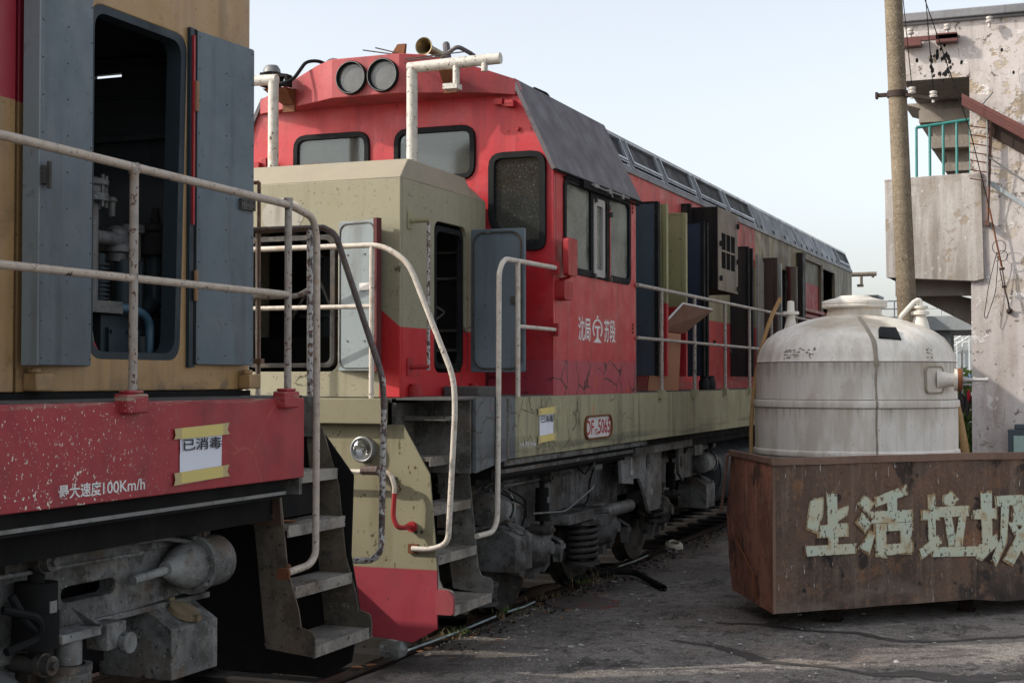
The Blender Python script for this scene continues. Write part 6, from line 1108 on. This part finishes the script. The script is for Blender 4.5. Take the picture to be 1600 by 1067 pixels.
# ------------------------------------------------------------------ plastered building with outside stair
def build_building():
    Yb = 20.9; root = empty('plastered_building', (2, 24, 0), 'old whitewashed building with peeling plaster and projecting stair', 'building')
    m = MB(); fw = YF(Yb)
    nx, nz = 60, 80; x0, x1 = -1.475, 6; V = [[m.bm.verts.new((x0+(x1-x0)*i/nx, Yb+.012*mnoise.noise(Vector((i*.5, j*.35, 0))), 7.0*j/nz-(.05 if j == 0 else 0))) for j in range(nz+1)] for i in range(nx+1)]
    for i in range(nx):
        for j in range(nz): m.bm.faces.new([V[i][j], V[i+1][j], V[i+1][j+1], V[i][j+1]])
    m.build('front_wall', 'plaster', root)
    m = MB(); m.box(-1.47, -1.22, Yb+.02, 27, -.05, 3.33); m.box(-1.46, 6, 26.8, 27, -.05, 7); m.build('side_wall', 'plaster', root)
    # upper block that reaches left over the stair
    m = MB(); m.box(-2.36, -1.475, Yb, 23.4, 6.09, 6.90); m.build('upper_block', 'plaster', root)
    m = MB(); m.hexa([(-2.33, Yb+.02, 6.085), (-1.43, Yb+.02, 6.085), (-1.43, 23.4, 6.085), (-2.33, 23.4, 6.085), (-2.33, Yb+.02, 6.089), (-1.43, Yb+.02, 6.089), (-1.43, 23.4, 6.089), (-2.33, 23.4, 6.089)])
    m.build('soffit_slab', 'conc', root)
    m = MB(); m.box(-2.40, 6, Yb-.10, Yb+.3, 6.90, 7.02); m.box(-2.38, 6, Yb-.05, Yb+.2, 6.86, 6.90); m.build('cornice', 'cornice', root, bevel=.015)
    m = MB(); m.box(-2.40, 6, Yb+.3, 27.2, 6.95, 7.1); m.build('roof_slab', 'cornice', root)
    # stepped underside of the upper flight
    fb = YF(22.6); m = MB(); m.plate(fb, [(-2.55, 6.08), (-1.44, 6.08), (-1.44, 4.98), (-1.90, 4.98), (-1.93, 5.27), (-2.11, 5.33), (-2.13, 5.66), (-2.31, 5.75), (-2.31, 6.0)], w0=-1.2, w1=0); m.build('upper_flight', 'conc', root)
    m = MB(); m.box(-2.31, -1.44, 22.45, 22.6, 5.76, 5.94); m.box(-2.12, -1.44, 22.3, 22.6, 5.34, 5.52); m.box(-1.92, -1.44, 22.2, 22.6, 4.98, 5.10); m.build('stair_edge', 'conc', root)
    # balcony box
    m = MB(); m.plate(YF(Yb-.02), [(-2.62, 4.72), (-1.33, 4.76), (-1.30, 3.30), (-1.42, 3.27), (-2.60, 3.35)], w0=-.12, w1=.03); m.build('balcony_front', 'balcony', root, bevel=.006)
    m = MB(); m.box(-2.60, -2.50, Yb+.1, 23, 3.36, 4.71); m.box(-2.60, -1.44, 22.9, 23, 3.36, 4.71); m.build('balcony_side', 'balcony', root)
    m = MB(); m.box(-2.60, -1.44, Yb+.1, 23, 3.36, 3.48); m.build('balcony_floor', 'conc', root)
    m = MB(); m.box(-2.52, -1.44, Yb+.3, Yb+.5, 3.1, 3.36); m.hexa([(-2.55, Yb+.7, 3.25), (-1.44, Yb+.7, 2.65), (-1.44, 23, 2.65), (-2.55, 23, 3.25), (-2.55, Yb+.7, 3.36), (-1.44, Yb+.7, 3.05), (-1.44, 23, 3.05), (-2.55, 23, 3.36)]); m.build('lower_flight', 'conc', root)
    # teal railing
    rl = empty('railing', (-1.9, Yb, 4.75), parent=root)
    m = MB(); m.tube([(-2.19, Yb+.03, 5.435), (-1.30, Yb+.03, 5.52)], .022, 8); m.build('top_rail', 'teal', rl)
    for i, x in enumerate((-2.19, -2.01, -1.83, -1.65, -1.47, -1.345, -1.30)): m = MB(); m.tube([(x, Yb+.03, 5.435+(x+2.19)*.095+(.2 if i > 4 else 0)), (x, Yb+.03, 4.70 if x < -1.4 else 4.4)], .019 if i < 5 else .022, 8); m.build('baluster', 'teal', rl)
    m = MB(); m.tube([(-1.19, Yb-.10, 5.45), (-1.22, Yb-.10, 4.75), (-1.25, Yb-.10, 4.05)], .022, 8); m.cyl((-1.25, Yb-.16, 4.05), (-1.25, Yb+.0, 4.05), .04, n=8); m.build('rusty_pipe', 'hvrust', root)
    for z in (4.62, 4.74, 4.87, 4.98, 5.1, 5.22, 5.34): m = MB(); m.tube([(-1.47, Yb-.12, z+.05), (-1.25, Yb-.14, z), (-1.2, Yb-.10, z-.02)], .009, 6); m.build('rusty_bar', 'hvrust', root)
    # brown steel stringer and the sheltered stair under it
    m = MB(); A = Vector((-1.56, Yb-.25, 5.82)); B = Vector((.6, Yb-.35, 4.48)); dn = Vector((0, 0, -.16))
    m.hexa([A, B, B+Vector((0, .12, 0)), A+Vector((0, .12, 0)), A+dn, B+dn*1.4, B+dn*1.4+Vector((0, .12, 0)), A+dn+Vector((0, .12, 0))]); st = m.build('steel_stringer', 'stringer', root)
    m = MB()
    for k in (.25, .5, .75): m.hexa([A+dn*k+Vector((0, -.012, 0)), B+dn*1.4*k+Vector((0, -.012, 0)), B+dn*1.4*k+Vector((0, 0, 0)), A+dn*k, A+dn*k+Vector((0, -.012, -.02)), B+dn*1.4*k+Vector((0, -.012, -.02)), B+dn*1.4*k+Vector((0, 0, -.02)), A+dn*k+Vector((0, 0, -.02))])
    m.build('corrugation', 'stringer', st)
    m = MB(); A2 = Vector((-1.25, Yb-.05, 5.50)); B2 = Vector((.6, Yb-.05, 4.30)); d2 = Vector((0, 0, -.22)); m.hexa([A2, B2, B2+Vector((0, .1, 0)), A2+Vector((0, .1, 0)), A2+d2, B2+d2, B2+d2+Vector((0, .1, 0)), A2+d2+Vector((0, .1, 0))]); m.build('dark_soffit_beam', 'hvdark', root)
    m = MB(); A3 = Vector((-1.24, Yb-.06, 4.66)); B3 = Vector((.5, Yb-.06, 3.38)); d3 = Vector((0, 0, -.07)); m.hexa([A3, B3, B3+Vector((0, .08, 0)), A3+Vector((0, .08, 0)), A3+d3, B3+d3, B3+d3+Vector((0, .08, 0)), A3+d3+Vector((0, .08, 0))]); m.build('stair_ledge', 'bgcon', root)
    m = MB(); m.tube([(-1.27, Yb-.12, 4.98), (-.3, Yb-.12, 4.25)], .012, 6); m.build('stay_wire', 'machine', root)
    m = MB(); m.tube([(-1.24, Yb-.14, 4.55), (-1.24, Yb-.14, 5.55), (-1.33, Yb-.2, 5.62), (-1.15, Yb-.3, 5.80)], .012, 6, .03); m.build('bent_wire', 'machine', root)
    # iron bracket with insulators near the eave
    bk = empty('insulator_bracket', (-2, Yb-.05, 6.6), parent=root)
    m = MB(); m.box(-2.36, -1.62, Yb-.18, Yb-.12, 6.60, 6.66); m.box(-2.36, -2.1, Yb-.18, Yb, 6.54, 6.60); m.box(-1.90, -1.62, Yb-.18, Yb, 6.56, 6.68); m.build('bracket_bar', 'stringer', bk)
    for x, z in ((-2.24, 6.70), (-1.75, 6.72)): insul(bk, x, Yb-.15, z)
    insul(bk, -1.2, Yb-.12, 6.78)
    # holes in the plaster
    m = MB()
    for k in range(34):
        x = -1.85+.12*R.gauss(0, 1); z = 6.32+.13*R.gauss(0, 1); s = .008+.02*R.random(); m.sphere((x, Yb, z), s, 1, .3, 1.8, n=6, rnd=.5)
    for x, z in ((-1.05, 6.42), (-1.85, 6.5), (-.9, 6.1)): m.sphere((x, Yb, z), .02, 1, .3, 1.6, n=6)
    m.build('plaster_holes', 'dark', root, kind='stuff')
    # meter box
    mb = empty('meter_box', (-.8, Yb-.1, 1.1), parent=root)
    m = MB(); m.box(-1.0, -.40, Yb-.22, Yb-.01, .7, 1.26); m.build('box_case', 'metercase', mb, bevel=.01)
    m = MB(); m.box(-.93, -.42, Yb-.235, Yb-.222, .72, 1.18); m.build('box_cover', 'meterglass', mb); m = MB(); m.box(-.92, -.5, Yb-.2, Yb-.02, 1.262, 1.33); m.build('box_cap', 'metercase', mb, bevel=.01)
    # guy wire with turnbuckle
    g = empty('guy_wire', (-1.1, Yb-.1, 3.5), 'thin guy wire with turnbuckle hooked into the building wall', 'wire')
    Yw = Yb-.12
    m = MB(); m.tube([(-2.15, Yw-.8, 7.6), (-1.98, Yw-.6, 7.0), (-1.45, Yw-.25, 5.3), (-1.22, Yw, 4.25), (-1.05, Yw, 3.40)], .007, 6); m.build('wire', 'dark', g)
    m = MB(); m.tube([(-1.22, Yw, 4.25), (-1.07, Yw, 3.45)], .012, 6); m.build('rod', 'rust', g)
    m = MB(); m.tube([(-1.06, Yw, 3.42), (-1.03, Yw, 3.18)], .008, 6); m.tube([(-1.09, Yw, 3.40), (-1.055, Yw, 3.20)], .008, 6); m.tube([(-1.10, Yw, 3.42), (-1.03, Yw, 3.43)], .018, 6); m.tube([(-1.07, Yw, 3.18), (-1.01, Yw, 3.19)], .018, 6); m.build('turnbuckle', 'hvdark', g)
    m = MB(); m.tube([(-1.04, Yw, 3.18), (-.99, Yw, 2.98), (-.975, Yb, 2.84)], .011, 6); m.sphere((-.98, Yb-.03, 2.86), .045, n=6, rnd=.3); m.build('wall_hook', 'hvdark', g)
    for c, r in (((-1.10, 3.72), .09), ((-1.06, 3.60), .07)): m = MB(); m.lathe([(r-.004, -.004), (r+.004, -.004), (r+.004, .004), (r-.004, .004)], (c[0], Yw, c[1]), (.2, 1, .1), 20, closed=True); m.build('wire_coil', 'dark', g)
    m = MB(); m.tube([(-1.13, Yw, 3.65), (-1.24, Yw, 3.2), (-1.30, Yw, 2.78), (-1.27, Yw, 2.75), (-1.15, Yw, 3.1), (-1.11, Yw, 3.6)], .005, 6, .1); m.build('wire_loop', 'dark', g)
    # loose overhead wires
    for i, (a, b, lb) in enumerate((((-2.26, 18.9, 8.2), (-2.03, 18.92, 5.62), 'left overhead wire running up beside the pole'), ((-1.9, 17, 9.5), (-1.77, 18.92, 5.56), 'right overhead wire running up beside the pole'))):
        m = at(b); m.tube([a, b], .006, 6); tag(m.build('overhead_wire', 'dark'), lb, 'wire')
MT['metercase'] = plain('meter_case', (.05, .07, .085), .6)
build_building()

# ------------------------------------------------------------------ loose things and the yard behind
def build_small():
    # bent board standing on the walkway
    b = empty('bent_board', (-3.93, 14.5, DZ), 'weathered plywood board with a folded top leaning on the walkway rail', 'board')
    m = MB(); m.hexa([(-4.10, 14.10, DZ+.01), (-3.90, 14.56, DZ+.01), (-3.92, 14.60, DZ+.01), (-4.12, 14.14, DZ+.01), (-4.06, 14.24, 2.42), (-3.89, 14.62, 2.40), (-3.91, 14.66, 2.40), (-4.08, 14.28, 2.42)]); m.build('lower_panel', 'wood', b)
    m = MB(); m.hexa([(-4.02, 14.28, 2.43), (-3.90, 14.80, 2.41), (-3.92, 14.82, 2.43), (-4.04, 14.30, 2.45), (-3.86, 14.62, 2.70), (-3.70, 15.20, 2.66), (-3.72, 15.22, 2.68), (-3.88, 14.64, 2.72)]); m.build('folded_panel', 'wood2', b)
    m = MB(); m.tube([(-4.03, 14.28, 2.44), (-3.87, 14.62, 2.715), (-3.71, 15.21, 2.675)], .012, 6); m.build('metal_edge', 'platewhite', b)
    for k, (y, lb) in enumerate(((15.95, 'nearer black canister standing by the open doors'), (16.25, 'farther black canister standing by the open doors'))):
        m = at((-3.98, y, DZ)); m.lathe([(0, DZ), (.055, DZ), (.06, DZ+.03), (.06, DZ+.09), (.045, DZ+.115), (.045, DZ+.15), (.05, DZ+.155), (0, DZ+.155)], (-3.98, y, .008), n=18); tag(m.build('canister', 'black'), lb, 'canister', 'black canisters on the walkway')
    # hose, white pipe pieces, bag, litter
    m = at((-4.1, 13.5, 0)); m.tube([(-4.62, 13.0, .02), (-4.44, 13.35, .06), (-4.30, 13.62, .075), (-4.12, 13.72, .06), (-3.88, 13.40, .035), (-3.62, 12.98, .03)], .030, 12, .25, cap=False); tag(m.build('rubber_hose', 'rubber'), 'black rubber hose lying from the track onto the tarmac', 'hose')
    for (a, b_, lb) in (((-4.50, 9.42, .02), (-4.455, 10.95, .03), 'long pale conduit along the tarmac edge near the plastic bag'), ((-4.45, 11.2, .03), (-4.42, 11.75, .035), 'short pale conduit piece along the tarmac edge below the sandbox'), ((-4.47, 14.3, .03), (-4.45, 15.3, .03), 'pale conduit piece along the tarmac edge beyond the hose')):
        m = at(a); m.tube([a, tuple((p+q)/2+(0.02 if i == 0 else 0) for i, (p, q) in enumerate(zip(a, b_))), b_], .008, 8); tag(m.build('plastic_conduit', 'conduitpale'), lb, 'conduit')
    m = at((-4.53, 9.25, 0)); m.sphere((-4.53, 9.25, .055), .11, 1, .9, .62, n=10)
    for v in m.bm.verts: v.co += Vector((1, 1, 1))*.02*mnoise.noise(v.co*18) + Vector((0, 0, .02*mnoise.noise(v.co*30)))
    tag(m.build('plastic_bag', 'plastic', smooth=False), 'crumpled clear plastic bag on the tarmac edge', 'bag')
    m = at((-4.42, 16.26, 0)); m.lathe([(.07, 0), (.11, .01), (.10, .05), (.06, .075), (.05, .06), (.07, .03)], (-4.42, 16.26, .01), (.2, -.3, 1), 14, closed=True); tag(m.build('crumpled_carton', 'litter'), 'small crumpled pale wrapper beside the rail', 'litter')
    m = MB(); c = (-4.06, 12.0, 0); m.lathe([(.0, .014), (.24, .015), (.25, .013), (.26, .016), (.31, .016), (.32, .012), (.32, -.02), (0, -.02)], (-4.08, 12.0, .003), n=48)
    for v in m.bm.verts: v.co.z += .004*mnoise.noise(v.co*9)
    mc = m.build('manhole_cover', 'manhole'); mc['label'] = 'round manhole cover with red dust in the tarmac'; mc['category'] = 'manhole cover'
    # grit and specks on the tarmac, sand and ballast spill, weeds
    m = MB()
    for k in range(1500):
        y = 9.3 + 14*R.random()**1.3; x = -4.4 + (5.2*R.random() if R.random() < .6 else .9*R.random()**2); s = .002+.009*R.random()**4; m.sphere((x, y, .012+s*.3), s, 1, 1, .6, n=4, rnd=.6)
    for k in range(170):
        y = 9.4 + 11*R.random()**1.4; x = -4.4 + 4.2*R.random()**1.5; s = .007+.012*R.random()**2; m.sphere((x, y, .010), s, 1+R.random(), 1, .6, n=4, rnd=.8)
    m.build('grit', 'grit', kind='stuff', smooth=False)
    m = MB()
    for k in range(260):
        y = 9.3 + 9*R.random(); x = -4.43 + .5*R.random()**2; a = R.random()*6.28; l = .012+.03*R.random(); q = Vector((math.cos(a), math.sin(a), .15)); sd_ = Vector((-q.y, q.x, .2))*.35; p = Vector((x, y, .014)); m.poly([p-q*l, p+sd_*l, p+q*l, p-sd_*l])
    m.build('leaf_litter', 'leafdry', kind='stuff', smooth=False)
    m = MB()
    for k in range(900):
        y = 9.5 + 12*R.random(); x = -4.42+.35*R.random()**2; s = .004+.012*R.random()**2; m.sphere((x, y, .012+s*.2), s, 1.2, 1, .6, n=4, rnd=.7)
    m.build('dark_grit', 'dirt', kind='stuff', smooth=False)
    m = MB()
    n = 26
    for k, (x, y, r, h) in enumerate(((-4.72, 12.9, .4, .03), (-4.75, 11.9, .5, .02))):
        m.sphere((x, y, -.12), r, .55, 1.3, (h+.12)/r, n=10, rnd=.12)
    m.build('sand_spill', 'sand', kind='stuff')
    m = MB()
    for (cx, cy, nb, hh, mat_) in ((-4.42, 13.25, 40, .12, 0), (-4.42, 13.6, 30, .11, 0), (-4.44, 11.2, 40, .05, 0), (-4.47, 10.1, 50, .06, 0), (-4.45, 12.2, 40, .06, 0)):
        for k in range(nb):
            x = cx+.09*R.gauss(0, 1); y = cy+.22*R.gauss(0, 1); a = R.random()*6.28; l = hh*(.4+R.random()); q = Vector((math.cos(a), math.sin(a), 0))
            p0 = Vector((x, y, .0)); p1 = p0+q*l*.35+Vector((0, 0, l*.7)); p2 = p0+q*l*(.7+R.random()*.5)+Vector((0, 0, l*(.6+.4*R.random()))); s = Vector((-q.y, q.x, 0))*.003
            m.poly([p0-s, p0+s, p1+s*.8, p1-s*.8]); m.poly([p1-s*.8, p1+s*.8, p2])
    m.build('dry_weeds', 'straw', kind='stuff', smooth=False)
    m = MB()
    for (cx, cy) in ((-4.46, 11.3), (-4.45, 13.1), (-4.47, 10.2)):
        for k in range(40):
            x = cx+.05*R.gauss(0, 1); y = cy+.08*R.gauss(0, 1); a = R.random()*6.28; l = .03+.03*R.random(); q = Vector((math.cos(a), math.sin(a), .8)); s = Vector((-q.y, q.x, 0))*.006; p = Vector((x, y, .01)); m.poly([p, p+q*l*.5+s, p+q*l, p+q*l*.5-s])
    m.build('green_weeds', 'leaf', kind='stuff', smooth=False)
    def leaf(x, y, z, s, rz, lb):
        m = at((x, y, z)); n = 7; V = []
        for i in range(n):
            t = i/(n-1); w_ = s*.35*math.sin(math.pi*min(1, t*.95+.03)); c = Vector((x+s*(t-.5)*math.cos(rz), y+s*(t-.5)*math.sin(rz), z+.006+.3*s*(t-.5)**2*4*.4)); q = Vector((-math.sin(rz), math.cos(rz), .5)); V.append((m.bm.verts.new(c+q*w_), m.bm.verts.new(c), m.bm.verts.new(c+Vector((-q.x, -q.y, .5))*w_)))
        for a, b in zip(V, V[1:]): m.bm.faces.new([a[0], a[1], b[1], b[0]]); m.bm.faces.new([a[1], a[2], b[2], b[1]])
        tag(m.build('dead_leaf', 'leafdry'), lb, 'leaf')
    leaf(-4.05, 6.97, 1.148, .10, .6, 'curled brown leaf on the upper step, at its outer end'); leaf(-4.10, 6.93, 1.148, .07, 2.0, 'smaller brown leaf on the upper step, at its inner end')
    for i, (x, y, rz) in enumerate(((-4.56, 8.75, .3), (-4.5, 8.85, 1.2), (-4.7, 8.6, 2.2))): leaf(x, y, .0 if x > -4.45 else -.0, .09, rz, ['brown leaf on the track edge nearest the plastic bag', 'reddish leaf on the track edge below the maroon plough', 'brown leaf between the rail and the tarmac, leftmost'][i])
    # yard behind, right of the tank
    v = empty('viaduct', (-4, 34, 0), 'grey concrete platform beam on piers beyond the tank', 'bridge')
    m = MB(); m.box(-9, 12, 30, 34, 2.90, 3.18); m.build('deck_beam', 'bgcon', v); 
    for x in (-2.95, -7.0, 4.0): m = MB(); m.box(x, x+.42, 30.2, 31, 0, 2.9); m.build('pier', 'bgcon', v)
    m = MB(); m.box(-4.75, -3.9, 29.6, 30.4, 3.25, 3.55); m.box(-4.8, -3.85, 29.55, 30.45, 3.55, 3.6); m.build('parapet', 'bgcon', v)
    m = MB()
    for x in range(-9, 12): m.tube([(x*.9, 30.1, 3.18), (x*.9, 30.1, 3.5)], .015, 6)
    m.tube([(-9, 30.1, 3.5), (10, 30.1, 3.5)], .015, 6); m.tube([(-9, 30.1, 3.34), (10, 30.1, 3.34)], .012, 6); m.build('guard_rail', 'bgwhite', v)
    s = empty('metal_footbridge_stair', (-3, 40, 0), 'white railed metal stair seen between the tank and the building', 'stairs')
    m = MB()
    for z in (2.9, 3.1, 3.3, 3.55): m.tube([(-3.8, 40, z), (-2.0, 40, z)], .022, 6)
    for k in range(9): m.tube([(-3.8+k*.25, 40, 2.5), (-3.8+k*.25, 40, 3.55)], .02, 6)
    m.build('railing', 'bgwhite', s)
    m = MB(); m.hexa([(-4.0, 39, 2.0), (-2.2, 39, 3.2), (-2.2, 39.1, 3.2), (-4.0, 39.1, 2.0), (-4.0, 39, 2.08), (-2.2, 39, 3.28), (-2.2, 39.1, 3.28), (-4.0, 39.1, 2.08)]); m.build('stair_stringer', 'bgwhite', s)
    m = MB(); m.tube([(-4.1, 38.9, 2.3), (-2.2, 38.9, 3.55)], .03, 6); m.tube([(-4.1, 38.9, 2.15), (-2.2, 38.9, 3.42)], .02, 6); [m.tube([(-4.0+k*.3, 38.9, 1.2+k*.2), (-4.0+k*.3, 38.9, 2.35+k*.2)], .015, 6) for k in range(6)]; m.build('stair_rail', 'bgwhite', s)
    m = MB(); m.box(-3.9, -1.8, 40.2, 40.5, 1.9, 2.7); m.build('landing_wall', 'bgcon', s)
    m = MB(); m.hexa([(-3.6, 38.5, 1.2), (-2.2, 38.5, 2.3), (-2.2, 38.6, 2.3), (-3.6, 38.6, 1.2), (-3.6, 38.5, 1.35), (-2.2, 38.5, 2.55), (-2.2, 38.6, 2.55), (-3.6, 38.6, 1.35)]); m.build('blue_panel', 'bluegrey', s)
    f = empty('yard_wall', (-3, 46, 0), 'long low concrete wall at the back of the yard', 'wall')
    m = MB(); m.box(-12, 14, 46, 46.3, 0, 2.2); m.build('wall_panel', 'bgcon', f)
    # bushes, clothes, broom
    def bush(x, y, z, r, h, n, lb, mat_='leaf'):
        m = at((x, y, 0)); m.tube([(x, y, 0), (x+.05, y, h*.6)], .03, 6)
        for k in range(n):
            a = R.random()*6.28; rr = r*R.random()**.5; zz = z+h*R.random(); p = Vector((x+rr*math.cos(a), y+rr*math.sin(a), zz)); q = Vector((R.gauss(0, 1), R.gauss(0, 1), R.gauss(0, 1))).normalized()*.06; s_ = q.orthogonal().normalized()*.03; m.poly([p-q, p+s_, p+q, p-s_])
        tag(m.build('bush', mat_, smooth=False), lb, 'bush')
    bush(-1.95, 24.6, .5, .25, 1.6, 700, 'green bush in the gap between the tank and the building, leftmost'); bush(-1.80, 25.2, .3, .28, 1.3, 500, 'low green bush against the building corner behind the broom'); bush(-2.3, 27, .2, .4, 1.9, 700, 'taller bush farthest back behind the tank')
    c = empty('hanging_sacks', (-1.8, 23.6, 0), 'dark plastic sacks and red cloth hanging on a rack beside the building', 'sacks')
    m = MB()
    for k in range(9): x = -1.93+.032*k; m.tube([(x, 23.5+.03*(k % 2), 1.75-.04*(k % 3)), (x+.02*R.gauss(0, 1), 23.5, 1.6), (x+.03*R.gauss(0, 1), 23.5, 1.36+.05*(k % 2))], [.015, .03, .018], 6)
    m.build('dark_sacks', 'darkcloth', c, kind='stuff'); m = MB(); m.sphere((-1.88, 23.45, 1.82), .06, 1, .5, .7); m.sphere((-1.70, 23.45, 1.68), .05, .6, .5, 1.8); m.build('red_cloth', 'redcloth', c, kind='stuff'); m = MB(); m.tube([(-2.2, 23.5, 1.85), (-1.5, 23.5, 1.85)], .012, 6); m.tube([(-1.8, 23.5, 0), (-1.8, 23.5, 2.4)], .015, 6); m.build('rack', 'bgwhite', c)
    m = at((-1.49, 19.8, 0)); m.lathe([(.02, 1.62), (.03, 1.5), (.05, 1.2), (.06, .95), (.03, .9)], (-1.49, 19.8, 0), n=10)
    for v_ in m.bm.verts: v_.co.x += -(v_.co.z-1.0)*.12
    m.tube([(-1.49, 19.8, .9), (-1.49, 19.8, 0)], .014, 6); tag(m.build('straw_broom', 'stickwood'), 'upright straw broom standing behind the tank by the building', 'broom')
    m = at((-1.55, 19.3, 0)); m.sphere((-1.55, 19.3, .72), .26, 1, .8, .75, n=10, rnd=.12); m.sphere((-1.45, 19.3, .3), .4, 1, .8, .9, n=10, rnd=.1); tag(m.build('covered_heap', 'bgcon'), 'heap under a blue grey sheet at the foot of the building', 'heap')
t = Mt('manhole_iron', (.12, .098, .085), .7, bump=(80, .5)); t.N((8,)*3, .5, .6, (.28, .04, .04), .8, mask=[('X', -4.1, -3.95)]); t.N((5,)*3, .5, .7, (.13, .09, .07), .6); MT['manhole'] = t.done()
MT['wood2'] = simple('plywood_shaded_underside', (.16, .075, .045), .6, 0, (.06, .03, .02), 1); MT['grit'] = plain('pale_grit', (.42, .40, .38), .8); MT['conduitpale'] = simple('pale_conduit', (.45, .55, .55), .5)  # wood2: plywood darkened to paint in the shaded underside of the fold
build_small()
